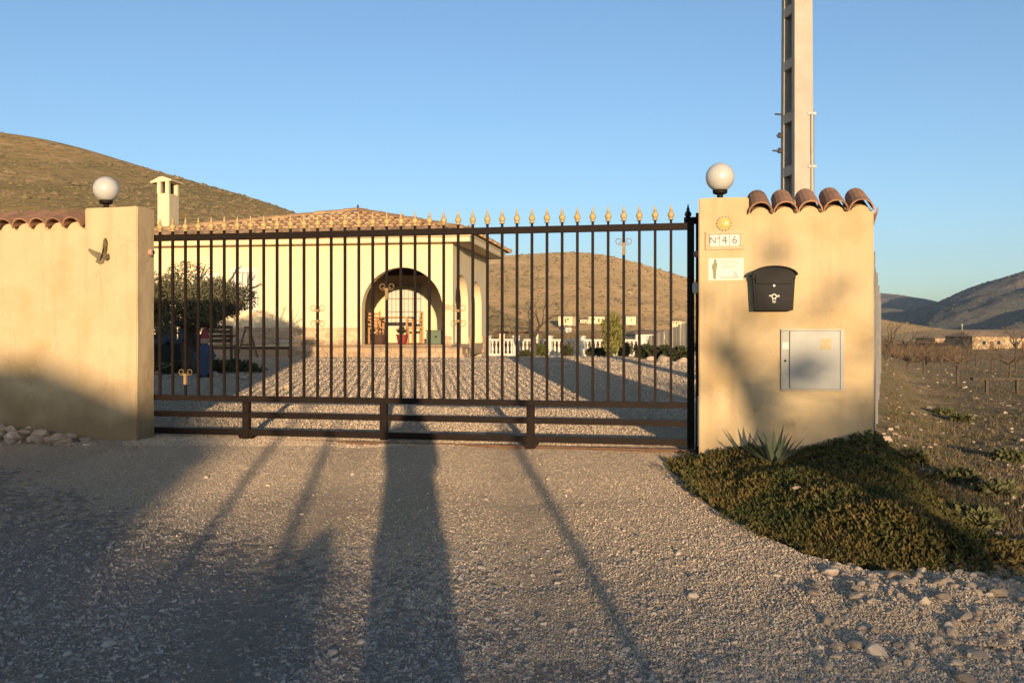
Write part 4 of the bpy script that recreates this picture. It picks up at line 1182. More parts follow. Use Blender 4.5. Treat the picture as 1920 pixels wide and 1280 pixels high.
# pedestal block at left end of terrace
pd = thing('step_block', 'small cream block beside the terrace end', 'step', (C0.x, C0.y, HZ), HR)
obj('block', MB().box((-4.15, -0.55, 0.13), (0.36, 0.5, 0.46), bev=0.015), MT['house'], pd)
obj('cap', MB().box((-4.15, -0.55, 0.385), (0.42, 0.56, 0.05), bev=0.01), MT['cream_tile'], pd)
# windows with grilles
def grille_window(px0, px1, py0, py1, y, parent, shutter=False):
    xa = to_house(at(px0, 24.6)).x; xb = to_house(at(px1, 24.6)).x
    D = 24 + 0.12 * abs(xa) + y
    za = EYE + (622 - py1) / F * D - HZ; zb = EYE + (622 - py0) / F * D - HZ
    w = obj('window', MB().box(((xa + xb) / 2, y - 0.015, (za + zb) / 2), (xb - xa + 0.24, 0.05, zb - za + 0.24), bev=0.008), MT['white'], parent)
    obj('pane', MB().box(((xa + xb) / 2, y - 0.05, (za + zb) / 2), (xb - xa, 0.03, zb - za)), mat('shutter_white', (0.6, 0.55, 0.47), (0.53, 0.48, 0.4), scale=3, rough=0.6, stretch=(1, 1, 12)), w)
    g = MB(); n_ = max(4, int((xb - xa) / 0.12))
    for k in range(n_ + 1):
        x_ = xa + (xb - xa) * k / n_
        g.box((x_, y - 0.16, (za + zb) / 2), (0.018, 0.018, zb - za))
    for z_ in (za, (za * 2 + zb) / 3, (za + zb * 2) / 3, zb):
        g.box(((xa + xb) / 2, y - 0.162, z_), (xb - xa + 0.02, 0.02, 0.02))
    for x_ in (xa, xb):
        for z_ in (za, zb): g.box((x_, y - 0.09, z_), (0.018, 0.14, 0.018))
    obj('grille', g, MT['white'] if not shutter else MT['galv'], w)
grille_window(432, 470, 510, 576, 0.0, house)
grille_window(355, 392, 520, 590, 0.0, house)
# on the porch back wall: barred window and door
wb_ = obj('window', MB().box((-2.45, PB - 0.005, FL + 1.15), (1.25, 0.03, 1.35)), MT['white'], house)
obj('pane', MB().box((-2.45, PB - 0.022, FL + 1.15), (1.12, 0.02, 1.22)), MT['cream_tile'], wb_)
g = MB()
for k in range(9): g.box((-2.97 + 0.13 * k, PB - 0.09, FL + 1.15), (0.016, 0.016, 1.26))
for z_ in (0.53, 0.95, 1.35, 1.76): g.box((-2.45, PB - 0.092, FL + z_), (1.1, 0.018, 0.018))
obj('grille', g, MT['galv'], wb_)
obj('wall_lamp', MB().lathe([(0.03, -0.06), (0.06, -0.02), (0.06, 0.06), (0.02, 0.1)], 8, (-5.4, -0.07, 1.6)), MT['dark'], house)
obj('tile_plaque', MB().box((0.0 - 0.14, -0.012, hz(576)), (0.13, 0.022, 0.14)), MT['tan_tile'], house)
# chimney
cpx = at(306, 25.6)
ch = thing('chimney', 'slim cream chimney with little tiled hat left of the roof', 'chimney', (cpx.x, cpx.y, HZ), HR)
cw = 0.34
ctop = EYE + (622 - 350) / F * 25.6 - HZ
obj('stack', MB().box((0, 0.27, ctop / 2 - 0.09), (cw, cw + 0.2, ctop - 0.18), bev=0.01), MT['house'], ch)
for sx in (-1, 1):
    for sy in (0.03, 0.51):
        obj('post', MB().box((sx * (cw / 2 - 0.05), sy, ctop - 0.02), (0.1, 0.1, 0.34)), MT['house'], ch)
obj('flue', MB().box((0, 0.27, ctop - 0.02), (0.14, 0.26, 0.34)), MT['dark'], ch)
obj('hat', MB().prism([(-0.34, ctop + 0.10), (0.26, ctop + 0.15), (0.26, ctop + 0.19), (0.02, ctop + 0.27), (-0.1, ctop + 0.26), (-0.36, ctop + 0.13)], -0.06, 0.62), MT['house'], ch)

# ------------------------------------------------------------------ porch furniture
def hw(x, y, z=0.0):
    c, s_ = math.cos(HR), math.sin(HR)
    return Vector((C0.x + x * c - y * s_, C0.y + x * s_ + y * c, HZ + z))
def make_chair(name, label, x, y, rz, m, h=0.92, w=0.46):
    t = thing(name, label, 'chair', hw(x, y, FL), HR + rz)
    obj('seat', MB().box((0, 0, 0.44), (w, w, 0.04), bev=0.008), m, t)
    for sx in (-1, 1):
        obj('leg', MB().box((sx * (w / 2 - 0.03), -w / 2 + 0.03, 0.21), (0.045, 0.045, 0.42)), m, t)
        obj('leg', MB().box((sx * (w / 2 - 0.03), w / 2 - 0.03, h / 2), (0.045, 0.045, h)), m, t)
        obj('armrest', MB().box((sx * (w / 2 - 0.01), -0.01, 0.66), (0.05, w, 0.03)), m, t)
    for k in range(4):
        obj('slat', MB().box((0, w / 2 - 0.025, 0.54 + 0.1 * k), (w - 0.1, 0.02, 0.065)), m, t)
    return t
make_chair('wooden_chair', 'orange wooden armchair left in the porch under the arch', -2.75, 2.2, 0.5, MT['orange_wood'])
make_chair('wooden_chair', 'orange wooden armchair turned sideways behind the porch table', -1.75, 2.9, -1.2, MT['orange_wood'])
tb = thing('porch_table', 'orange wooden table standing in the arched porch', 'table', hw(-2.2, 2.4, FL), HR)
obj('tabletop', MB().box((0, 0, 0.74), (1.0, 0.8, 0.04), bev=0.006), MT['orange_wood'], tb)
for sx in (-1, 1):
    for sy in (-1, 1):
        obj('leg', MB().box((sx * 0.44, sy * 0.34, 0.36), (0.06, 0.06, 0.72)), MT['orange_wood'], tb)
pt = thing('flower_pot', 'red flower pot with dark plant on the porch floor', 'flower pot', hw(-1.7, 1.3, FL), 0)
obj('pot', MB().lathe([(0.11, 0), (0.15, 0.22), (0.165, 0.22), (0.165, 0.26), (0.14, 0.255)], 16), MT['red'], pt, True)
lf = MB()
rng = np.random.default_rng(2)
for k in range(40):
    a, b_ = rng.uniform(0, 6.28), rng.uniform(0.2, 1.2)
    d = Vector((math.cos(a) * math.sin(b_), math.sin(a) * math.sin(b_), math.cos(b_)))
    s1 = d.cross(Vector((0, 0, 1))).normalized() * 0.03
    p0 = Vector((0, 0, 0.25)); lf.add([p0 - s1 * 0.3, p0 + d * 0.14 - s1, p0 + d * 0.27, p0 + d * 0.14 + s1], [(0, 1, 2, 3)])
obj('foliage', lf, MT['dark_leaf'], pt)
bx = thing('storage_box', 'grey green storage box at the right of the porch', 'storage box', hw(-0.72, 1.4, FL), HR)
obj('box', MB().box((0, 0, 0.17), (0.55, 0.42, 0.34), bev=0.02), MT['green_box'], bx)
obj('lid', MB().box((0, 0, 0.36), (0.6, 0.47, 0.04), bev=0.012), MT['green_box'], bx)
obj('handle', MB().box((0, -0.225, 0.2), (0.06, 0.03, 0.04)), MT['dark'], bx)
bk = thing('wicker_basket', 'dark brown basket on the porch floor left of the table', 'basket', hw(-2.2, 0.75, FL), 0)
obj('basket', MB().lathe([(0.16, 0), (0.21, 0.12), (0.2, 0.26), (0.175, 0.255), (0.17, 0.05)], 16), MT['dark_wood'], bk, True)
obj('handle', MB().tube([(-0.19, 0, 0.25), (-0.16, 0, 0.38), (0, 0, 0.44), (0.16, 0, 0.38), (0.19, 0, 0.25)], 0.014, 6), MT['dark_wood'], bk, True)

# ------------------------------------------------------------------ vegetation helpers
def leaf_quads(P, D_, L_, W_, rng, jit=0.5):
    """rhombic leaves at points P pointing roughly along D_"""
    n = len(P)
    d = D_ + rng.normal(size=(n, 3)) * jit; d /= np.linalg.norm(d, axis=1)[:, None] + 1e-9
    r = rng.normal(size=(n, 3)); s = np.cross(d, r); s /= np.linalg.norm(s, axis=1)[:, None] + 1e-9
    ln = (L_ * rng.uniform(0.7, 1.3, n))[:, None]; wd = (W_ * rng.uniform(0.7, 1.3, n))[:, None]
    V = np.stack([P, P + d * ln * 0.45 + s * wd, P + d * ln, P + d * ln * 0.5 - s * wd], 1)
    Fc = np.arange(n * 4).reshape(n, 4)
    return V.reshape(-1, 3), Fc
def crown_points(centres, radii, n, rng, shell=0.55):
    cs = np.array(centres); rs = np.array(radii)
    w = rs[:, 0] ** 2; w /= w.sum()
    idx = rng.choice(len(cs), n, p=w)
    d = rng.normal(size=(n, 3)); d /= np.linalg.norm(d, axis=1)[:, None]
    rad = rng.uniform(shell ** 3, 1, n) ** (1 / 3)
    return cs[idx] + d * rad[:, None] * rs[idx], d
def branch(mb, p, d, L_, r, depth, rng, spread=0.6, tips=None, n=6, up=0.15):
    pts_ = [p]; rr = [r]
    q = p.copy(); dd_ = d.copy()
    for k in range(3):
        dd_ = (dd_ + Vector(rng.normal(size=3)) * 0.13 + Vector((0, 0, up * 0.3))).normalized()
        q = q + dd_ * L_ / 3; pts_.append(q.copy()); rr.append(r * (1 - 0.13 * (k + 1)))
    mb.tube(pts_, rr, max(3, n), False)
    if depth == 0:
        if tips is not None: tips.append((q, dd_))
        return
    for k in range(int(rng.integers(2, 4))):
        a = Vector(rng.normal(size=3)); a = (a - dd_ * a.dot(dd_)).normalized()
        nd = (dd_ + a * spread * rng.uniform(0.6, 1.2) + Vector((0, 0, up))).normalized()
        branch(mb, q if k else pts_[2].lerp(q, 0.8), nd, L_ * rng.uniform(0.62, 0.85), rr[-1] * 0.72, depth - 1, rng, spread, tips, n - 1, up)

# olive tree in front of the villa
ot = at(352, 17.2); oz = Hs(ot.x, ot.y) + 0.03
rng = np.random.default_rng(31)
olive = thing('olive_tree', 'grey green olive tree with short gnarled trunk in front of the villa', 'tree', (ot.x, ot.y, oz), 0)
tk = MB(); 
tk.tube([(0, 0, -0.2), (0.02, 0, 0.2), (-0.03, 0.02, 0.5), (0.05, 0, 0.85)], [0.20, 0.13, 0.115, 0.105], 10)
obj('trunk', tk, MT['bark'], olive, True)
lm = MB(); tips = []
for a, ln in ((0.3, 0.75), (1.9, 0.6), (3.4, 0.8), (4.8, 0.6)):
    branch(lm, Vector((0.04, 0, 0.8)), Vector((math.cos(a), math.sin(a) * 0.7, 0.55)).normalized(), ln, 0.07, 2, rng, 0.6, tips, 7)
branch(lm, Vector((0.04, 0, 0.8)), Vector((0.95, -0.1, 0.42)).normalized(), 0.75, 0.06, 2, rng, 0.5, tips, 7)
obj('limb', lm, MT['bark'], olive, True)
cen, rad = [], []
for k in range(46):
    a = rng.uniform(0, 6.28); r_ = rng.uniform(0, 1) ** 0.5
    cx_, cy_ = 1.15 * r_ * math.cos(a) - 0.12, 1.0 * r_ * math.sin(a)
    cz_ = 1.24 + (1 - r_ ** 2) * 0.42 * rng.uniform(0, 1.0) + rng.uniform(-0.22, 0.28)
    s = rng.uniform(0.16, 0.34)
    cen.append((cx_, cy_, cz_)); rad.append((s * 1.15, s * 1.15, s * 0.85))
for k in range(16):
    a = rng.uniform(0, 6.28); r_ = rng.uniform(0.2, 0.95)
    s = rng.uniform(0.16, 0.26); cen.append((r_ * math.cos(a) - 0.15, 0.8 * r_ * math.sin(a), rng.uniform(0.88, 1.1))); rad.append((s * 1.2, s * 1.2, s * 0.8))
Pp, Dd = crown_points(cen, rad, 26000, rng, 0.1)
V, Fc = leaf_quads(Pp, Dd + np.array([0, 0, 0.2]), 0.062, 0.0125, rng, 0.8)
link('foliage', npmesh('foliage', V, Fc, MT['olive_leaf']), olive)

# bed around the olive: dark low plants and pale stones
bed = ground_at(372, 706)
pn = tag(link('ground_plants', None), None)
bpy.data.objects.remove(pn)
rng = np.random.default_rng(41)
Pb = []
for k in range(9000):
    px_ = rng.uniform(255, 500); py_ = rng.uniform(680, 708) - 6 * math.sin((px_ - 255) / 245 * math.pi)
    Pb.append((px_, py_))
bx0 = ground_at(285, 704); bx1 = ground_at(478, 702)
cen = []; rad = []
for k in range(26):
    f = rng.uniform(0, 1)
    c = bx0.lerp(bx1, f); cen.append((c.x + rng.uniform(-.1, .1), c.y + rng.uniform(-0.2, 1.2), c.z + 0.02)); s = rng.uniform(0.16, 0.30) * (1.1 - 0.5 * f ** 3)
    rad.append((s, s, s * 0.85))
Pp, Dd = crown_points(cen, rad, 9000, rng, 0.5)
ok = Pp[:, 2] > H(Pp[:, 0], Pp[:, 1])
V, Fc = leaf_quads(Pp[ok], Dd[ok], 0.06, 0.022, rng, 0.7)
tag(link('low_plants', npmesh('low_plants', V, Fc, MT['dark_leaf'])), 'dark low bed of plants around the olive trunk', kind='stuff')
rng = np.random.default_rng(43)
for k, (px_, py_) in enumerate(((303, 683), (316, 692), (322, 705), (405, 703), (296, 700), (455, 709), (540, 728))):
    g = ground_at(px_, py_ + 6)
    st = put_stone(None, PALE, (g.x, g.y, g.z + 0.05), 0.085, rng, 0.2)
    tag(st, ('pale stone behind the left rim of the olive bed', 'pale stone near the left end of the olive bed', 'pale stone at the front rim below the olive trunk', 'pale stone at the front rim right of the olive trunk', 'pale stone at the far left of the olive bed', 'pale stone by the right tip of the olive bed', 'lone pale stone on the yard gravel beyond the olive bed')[k], 'stone', 'pale bed stones')

# garden sofa, figure, chairs by the olive
sf = at(325, 20.5); sz_ = Hs(sf.x, sf.y) + 0.03
sofa = thing('garden_sofa', 'dark garden sofa with two grey blue cushions behind the olive trunk', 'sofa', (sf.x, sf.y, sz_), -0.1)
obj('base', MB().box((0, 0, 0.21), (1.0, 0.6, 0.40), bev=0.03), MT['dark'], sofa)
for sx in (-0.26, 0.26):
    obj('back_cushion', MB().box((sx, 0.2, 0.62), (0.48, 0.16, 0.40), bev=0.06), MT['grey_blue'], sofa, True)
    obj('seat_cushion', MB().box((sx, -0.05, 0.46), (0.48, 0.46, 0.12), bev=0.04), MT['grey_blue'], sofa, True)
for sx in (-0.56, 0.56):
    obj('armrest', MB().box((sx, 0, 0.32), (0.1, 0.62, 0.62), bev=0.03), MT['dark'], sofa)
fg = at(384, 16.3); fz = Hs(fg.x, fg.y) + 0.03
fig_ = thing('garden_figure', 'small blue garden figure with red cap beside the olive trunk', 'garden figure', (fg.x, fg.y, fz), 0.2)
fig_.scale = (0.8, 0.8, 0.85)
obj('body', MB().lathe([(0.15, 0.0), (0.17, 0.1), (0.15, 0.25), (0.165, 0.42), (0.15, 0.55), (0.08, 0.66), (0.05, 0.70)], 14), MT['blue_cloth'], fig_, True)
for sx in (-1, 1):
    obj('arm', MB().tube([(sx * 0.13, 0, 0.58), (sx * 0.2, -0.03, 0.44), (sx * 0.14, -0.13, 0.34)], [0.05, 0.045, 0.035], 8), MT['blue_cloth'], fig_, True)
    obj('boot', MB().box((sx * 0.08, -0.06, 0.04), (0.11, 0.2, 0.08), bev=0.02), MT['dark'], fig_)
obj('head', MB().lathe([(0.03, 0.66), (0.085, 0.70), (0.095, 0.76), (0.08, 0.83), (0.03, 0.87)], 14), MT['skin'], fig_, True)
obj('cap', MB().lathe([(0.105, 0.80), (0.10, 0.84), (0.07, 0.92), (0.03, 1.0), (0.005, 1.05)], 14), MT['red'], fig_, True)
wc = at(415, 19.5); wzz = Hs(wc.x, wc.y) + 0.03
gch = thing('garden_chair', 'brown wooden garden chair right of the blue figure', 'chair', (wc.x, wc.y, wzz), 0.5)
for sx in (-1, 1):
    obj('leg', MB().box((sx * 0.25, -0.22, 0.22), (0.05, 0.05, 0.44)), MT['wood'], gch)
    obj('leg', MB().box((sx * 0.25, 0.22, 0.42), (0.05, 0.05, 0.84)), MT['wood'], gch)
    obj('armrest', MB().box((sx * 0.25, 0, 0.62), (0.07, 0.5, 0.035)), MT['wood'], gch)
for k in range(4):
    obj('slat', MB().box((0, -0.18 + 0.12 * k, 0.42), (0.5, 0.09, 0.025)), MT['wood'], gch)
    obj('slat', MB().box((0, 0.235, 0.52 + 0.095 * k), (0.5, 0.022, 0.07)), MT['wood'], gch)
tr_ = at(464, 23.0)
ea = thing('folding_trestle', 'wooden A shaped trestle by the shaded villa wall', 'trestle', (tr_.x, tr_.y, Hs(tr_.x, tr_.y) + 0.03), 0.3)
for sx in (-1, 1):
    for y_ in (-0.2, 0.2):
        obj('leg', MB().tube([(sx * 0.04, y_ * 0.5, 0.72), (sx * 0.24, y_, 0)], 0.022, 6), MT['wood'], ea)
obj('crossbar', MB().box((0, -0.15, 0.3), (0.32, 0.03, 0.05)).box((0, 0, 0.73), (0.16, 0.3, 0.05)), MT['wood'], ea)

# ------------------------------------------------------------------ yard, right side: balustrade, trees, shrubs, board fence
b0 = ground_at(912, 669); b1 = ground_at(1208, 671)
b0 = at(912, 36); b1 = at(1211, 33.5)
z0b = EYE - 46 / F * 36
bal = thing('balustrade', 'white balustrade fence along the far side of the yard', 'balustrade', (b0.x, b0.y, z0b - 0.02), math.atan2(b1.y - b0.y, b1.x - b0.x))
LB = (b1 - b0).to_2d().length
obj('top_rail', MB().box((LB / 2, 0, 0.66), (LB, 0.16, 0.07), bev=0.01), MT['white'], bal)
obj('bottom_rail', MB().box((LB / 2, 0, 0.06), (LB, 0.16, 0.14), bev=0.01), MT['white'], bal)
bl_me = MB().lathe([(0.045, 0.13), (0.045, 0.16), (0.025, 0.18), (0.05, 0.27), (0.045, 0.36), (0.02, 0.47), (0.03, 0.52), (0.045, 0.56), (0.045, 0.625)], 8).mesh('baluster', MT['white'], True)
nb = int(LB / 0.16)
posts = [0.06, 1.25, 2.6, 3.9, 5.2, LB - 0.06]
for k in range(nb):
    x_ = 0.1 + k * 0.16
    if min(abs(x_ - p) for p in posts) > 0.12: link('baluster', bl_me, bal, (x_, 0, 0))
po_me = MB().box((0, 0, 0.38), (0.2, 0.2, 0.80), bev=0.01).box((0, 0, 0.80), (0.25, 0.25, 0.05), bev=0.01).mesh('post', MT['white'])
for p in posts: link('post', po_me, bal, (p, 0, 0))

def plain_tree(name, label, p, h, seed, m_leaf=None, n_leaf=0, r=0.06, depth=4, spread=0.55, leafL=0.1, group=None, lean=(0, 0)):
    rng = np.random.default_rng(seed)
    t = thing(name, label, 'tree', p, 0, group)
    tb_ = MB(); br_ = MB(); tips = []
    d0 = Vector((lean[0], lean[1], 1)).normalized()
    tb_.tube([Vector((0, 0, -0.15)), d0 * h * 0.16, d0 * h * 0.3], [r * 1.4, r, r * 0.85], 8)
    obj('trunk', tb_, MT['bark'], t, True)
    for k in range(4):
        a = k * 1.57 + rng.uniform(-.4, .4)
        branch(br_, d0 * h * 0.29, Vector((math.cos(a) * 0.6, math.sin(a) * 0.6, 0.8)).normalized(), h * 0.27, r * 0.6, depth - 1, rng, spread, tips, 6)
    obj('crown', br_, MT['bark'], t, True)
    if m_leaf:
        P0 = np.array([tuple(q) for q, _ in tips])
        idx = rng.integers(0, len(P0), n_leaf)
        Pp = P0[idx] + rng.normal(size=(n_leaf, 3)) * h * 0.05
        V, Fc = leaf_quads(Pp, rng.normal(size=(n_leaf, 3)), leafL, leafL * 0.3, rng, 0.3)
        link('foliage', npmesh('foliage', V, Fc, m_leaf), t)
    return t
q = at(1001, 31); plain_tree('bare_tree', 'leafless brown tree standing before the white balustrade', (q.x, q.y, Hs(q.x, q.y)), 2.1, 51, r=0.09, depth=4, spread=0.8)
q = at(1146, 28); zq = Hs(q.x, q.y)
gt = thing('leafy_sapling', 'bright yellow green leafy sapling before the white balustrade', 'tree', (q.x, q.y, zq), 0)
obj('trunk', MB().tube([(0, 0, -0.1), (0.02, 0, 0.4), (0.0, 0, 0.8)], [0.05, 0.04, 0.03], 8), MT['bark'], gt, True)
rng = np.random.default_rng(52)
cen = [(rng.uniform(-.25, .28) * (0.55 + 0.5 * k / 26), rng.uniform(-.25, .25), 0.2 + 0.98 * k / 26) for k in range(26)]
Pp, Dd = crown_points(cen, [(0.17, 0.17, 0.2)] * 26, 3200, rng, 0.05)
V, Fc = leaf_quads(Pp, Dd * 0.3 + np.array([0, 0, 0.9]), 0.12, 0.02, rng, 0.4)
MT['sapling_leaf'] = mat('sapling_leaf', (0.26, 0.235, 0.06), (0.18, 0.165, 0.045), scale=5, rough=0.6, lo=0.4, hi=0.6, trans=0.25)
link('foliage', npmesh('foliage', V, Fc, MT['sapling_leaf']), gt)
def shrub(name, label, p, r, h, n, m, seed, group=None, leaf=0.09):
    rng = np.random.default_rng(seed)
    t = thing(name, label, 'shrub', p, 0, group)
    st = MB()
    for k in range(5):
        a = rng.uniform(0, 6.28); st.tube([(0, 0, -0.05), (math.cos(a) * r * 0.3, math.sin(a) * r * 0.3, h * 0.4), (math.cos(a) * r * 0.6, math.sin(a) * r * 0.6, h * 0.75)], [0.015, 0.01, 0.005], 5, False)
    obj('stem', st, MT['bark'], t)
    cen = [(rng.uniform(-.6, .6) * r, rng.uniform(-.6, .6) * r, h * rng.uniform(0.25, 0.75)) for k in range(9)]
    Pp, Dd = crown_points(cen, [(r * 0.42, r * 0.42, h * 0.32)] * 9, n, rng, 0.3)
    V, Fc = leaf_quads(Pp, Dd + np.array([0, 0, .4]), leaf, leaf * 0.28, rng, 0.6)
    link('foliage', npmesh('foliage', V, Fc, m), t)
    return t
for px_, D, r, h, m, lab in ((1012, 31.5, 0.26, 0.40, 'leaf', 'small green shrub at the foot of the bare tree'),
                             (1064, 32, 0.18, 0.36, 'dark_leaf', 'small dark shrub halfway along the white balustrade'),
                             (1120, 30, 0.34, 0.28, 'dark_leaf', 'dark spreading shrub left of the leafy sapling'),
                             (1172, 31, 0.22, 0.42, 'leaf', 'olive green shrub right of the leafy sapling'),
                             (985, 31, 0.20, 0.2, 'dark_leaf', 'low dark shrub left of the bare tree')):
    q = at(px_, D); shrub('shrub', lab, (q.x, q.y, Hs(q.x, q.y)), r, h, 1400, MT[m], int(px_))
# dark low plants near the board fence
rng = np.random.default_rng(54)
for k, (px_, D, lab) in enumerate(((1212, 22.5, 'dark low shrub before the grey board fence, left one'), (1235, 22.0, 'dark low shrub before the grey board fence, middle one'), (1268, 21.5, 'dark low shrub before the grey board fence, near the gate post'))):
    q = at(px_, D); shrub('shrub', lab, (q.x, q.y, Hs(q.x, q.y)), 0.30, 0.30, 1200, MT['dark_leaf'], 60 + k, 'dark shrubs by the board fence')
for k, (px_, D) in enumerate(((1222, 21.6), (1245, 21.2), (1276, 20.8))):
    q = at(px_, D); st = put_stone(None, PALE, (q.x, q.y, Hs(q.x, q.y) + 0.03), 0.15, rng)
    tag(st, ('sandy edging stone before the left dark shrub of the board fence', 'sandy edging stone before the middle dark shrub of the board fence', 'sandy edging stone nearest the gate post')[k], 'stone', 'sandy edging stones')
# board fence (grey vertical boards) receding on the right
f0 = at(1294, 24.4); f1 = at(1217, 26.2)
bf = thing('board_fence', 'pale grey fence of upright boards at the right of the yard', 'fence', (f0.x, f0.y, EYE - 58 / F * 24.4), math.atan2(f1.y - f0.y, f1.x - f0.x))
Lb = (f1 - f0).to_2d().length
nbd = int(Lb / 0.13)
for k in range(nbd):
    hb = 1.10 - 0.40 * k / nbd
    o = link('board', bpy.data.meshes.get('board') or MB().box((0, 0, 0.5), (0.118, 0.025, 1.0), bev=0.004).mesh('board', MT['plank_grey']), bf, (0.07 + Lb * k / nbd, rng.uniform(-.012, .012), rng.uniform(-0.02, 0.01) - 0.02), None, (1, 1, hb))
for z_ in (0.2, 0.55):
    obj('rail', MB().box((Lb / 2, -0.04, z_), (Lb, 0.05, 0.08)), MT['plank_grey'], bf)
# a second shed wall in shade behind the balustrade: small pergola with dark beam
pg = thing('pergola', 'small cream pergola with dark beam behind the balustrade', 'pergola', at(975, 39, -0.05), 0)
for x_ in (-0.75, 0.65):
    obj('post', MB().box((x_, 0, 0.5), (0.22, 0.22, 1.05), bev=0.01), MT['house'], pg)
obj('beam', MB().box((-0.05, 0, 1.07), (2.0, 0.16, 0.08)), MT['dark_wood'], pg)

# ------------------------------------------------------------------ far houses in the valley
def small_house(name, label, p, w, d, h, rz, roof_h=1.1, m=None, nwin=2, group=None):
    t = thing(name, label, 'house', p, rz, group)
    obj('wall', MB().box((0, d / 2, h / 2 - 0.3), (w, d, h + 0.6)), m or MT['white'], t)
    e = 0.25
    rb = MB().add([(-w / 2 - e, -e, h), (w / 2 + e, -e, h), (w / 2 + e, d + e, h), (-w / 2 - e, d + e, h), (-w / 2 + w * 0.12, d / 2, h + roof_h), (w / 2 - w * 0.12, d / 2, h + roof_h)],
                  [(0, 1, 5, 4), (1, 2, 5), (2, 3, 4, 5), (3, 0, 4), (3, 2, 1, 0)])
    obj('roof', rb, MT['roof'], t)
    for k in range(nwin):
        x_ = -w / 2 + w * (k + 0.75) / (nwin + 0.5)
        wn_ = obj('window', MB().box((x_, -0.02, h * 0.55), (w * 0.11, 0.08, h * 0.34)), MT['white'], t)
        obj('pane', MB().box((x_, -0.065, h * 0.55), (w * 0.095, 0.03, h * 0.31)), MT['glass'], wn_)
    obj('door', MB().box((w * 0.02, -0.02, h * 0.33), (w * 0.09, 0.08, h * 0.66)), MT['wood'], t)
    return t
lab_h = ['white far house seen left of the sapling, with small windows', 'pale far house close behind the sapling', 'white far house right of the sapling', 'cream far house nearest the gate post', 'small far house between the bare tree and the sapling', 'small pale far house low above the balustrade']
for k, (px_, py_, D, w, h, mm) in enumerate(((1060, 605, 190, 2.9, 1.3, 'house'), (1122, 604, 200, 4.2, 1.2, 'house'), (1183, 603, 180, 1.9, 1.0, 'house'), (1268, 608, 170, 2.0, 0.6, 'house'), (1098, 606, 200, 2.4, 0.8, 'house'), (1066, 623, 120, 0.8, 0.6, 'white'))):
    z = EYE + (622 - py_) / F * D
    small_house('far_house', lab_h[k], at(px_, D, z), w, 3, h, RNG.uniform(-0.4, 0.3), 0.35, MT[mm], 2, 'houses far across the valley')
q = at(1225, 60); small_house('shed', 'low white shed roofed in clay behind the board fence', (q.x, q.y, EYE - 0.75), 2.3, 3, 0.6, 0.1, 0.25, MT['white'], 1)
# ruin-like stone house in the field, right edge
RW = [mat('rubble_wall_%d' % k, (0.46, 0.34, 0.20), (0.24, 0.165, 0.095), scale=3.5, rough=0.95, lo=0.42, hi=0.56, bump=0.5, bscale=6) for k in range(2)]
for px_, D, w_, h_, r_, rz_, lab in ((1858, 80, 3.4, 1.15, 0.42, 0.12, 'rubble stone farmhouse at the far side of the field'), (1918, 84, 3.0, 1.0, 0.3, -0.05, 'second low farmhouse cut by the right edge of the photo'), (1770, 120, 2.6, 0.7, 0.3, 0.2, 'tiny pale farm hut left of the rubble stone farmhouse')):
    q = at(px_, D); small_house('farmhouse', lab, (q.x, q.y, Hs(q.x, q.y) - 0.05), w_, 4, h_, rz_, r_, RW[0], 2 if D < 100 else 1)
q = at(1804, 190); tag(obj('far_pole', MB().tube([(0, 0, 0), (0, 0, 3.6)], [0.12, 0.08], 8).box((0, 0, 3.3), (0.5, 0.08, 0.08)), MT['concrete'], None, True, (q.x, q.y, EYE - 1.9)), 'thin pale pole far off above the field', 'pole')

# ------------------------------------------------------------------ field on the right
rng = np.random.default_rng(71)
vine_v = []
for s_ in range(3):
    rg = np.random.default_rng(300 + s_)
    tk = MB().tube([(0, 0, -0.1), (rg.uniform(-.03, .03), 0, 0.22), (rg.uniform(-.06, .06), 0, 0.5)], [0.05, 0.036, 0.04], 7)
    br = MB()
    for k in range(5):
        a = k * 1.26 + rg.uniform(-.4, .4)
        branch(br, Vector((0, 0, 0.48)), Vector((math.cos(a), math.sin(a), rg.uniform(0.25, 0.9))).normalized(), 0.34, 0.020, 3, rg, 0.6, None, 5)
    vine_v.append((tk.mesh('trunk', MT['bark'], True), br.mesh('crown', mat('vine_wood_%d' % s_, (0.13, 0.085, 0.05), (0.085, 0.058, 0.036), scale=6, rough=0.9))))
def vine(p, k, sc, label, group='bare vines in the field'):
    t = thing('bare_vine', label, 'vine', p, float(rng.uniform(0, 6.28)), group)
    t.scale = (sc, sc, sc)
    link('trunk', vine_v[k][0], t); link('crown', vine_v[k][1], t)
    return t
q = ground_at(1796, 724); vine((q.x, q.y, q.z), 0, 1.0, 'tall bare vine left of the field table of dark wood')
q = ground_at(1893, 716); vine((q.x, q.y, q.z), 1, 0.95, 'bare vine behind the dark plank at the right edge')
nv = 0
for r_ in range(5):
    for c_ in range(7):
        D = 31 + r_ * 8.0 + rng.uniform(-1, 1)
        px_ = 1655 + c_ * 42 + rng.uniform(-18, 18)
        q = at(px_, D); vine((q.x, q.y, Hs(q.x, q.y)), int(rng.integers(3)), rng.uniform(0.55, 0.95), 'bare brown vine, %s from the wall in the %s vineyard row' % (('first', 'second', 'third', 'fourth', 'fifth', 'sixth', 'seventh')[c_], ('nearest', 'second', 'third', 'fourth', 'farthest')[r_]))
q = ground_at(1850, 738)
bt_ = thing('plank_bench', 'dark plank on posts standing in the field', 'plank bench', (q.x, q.y, q.z), 0)
obj('plank', MB().box((0.25, 0, 0.30), (1.1, 0.12, 0.045)), MT['bark'], bt_)
obj('post', MB().box((0, 0, 0.13), (0.05, 0.05, 0.30)), MT['bark'], bt_)
obj('post', MB().box((0.62, 0.02, 0.13), (0.05, 0.05, 0.30)), MT['bark'], bt_)

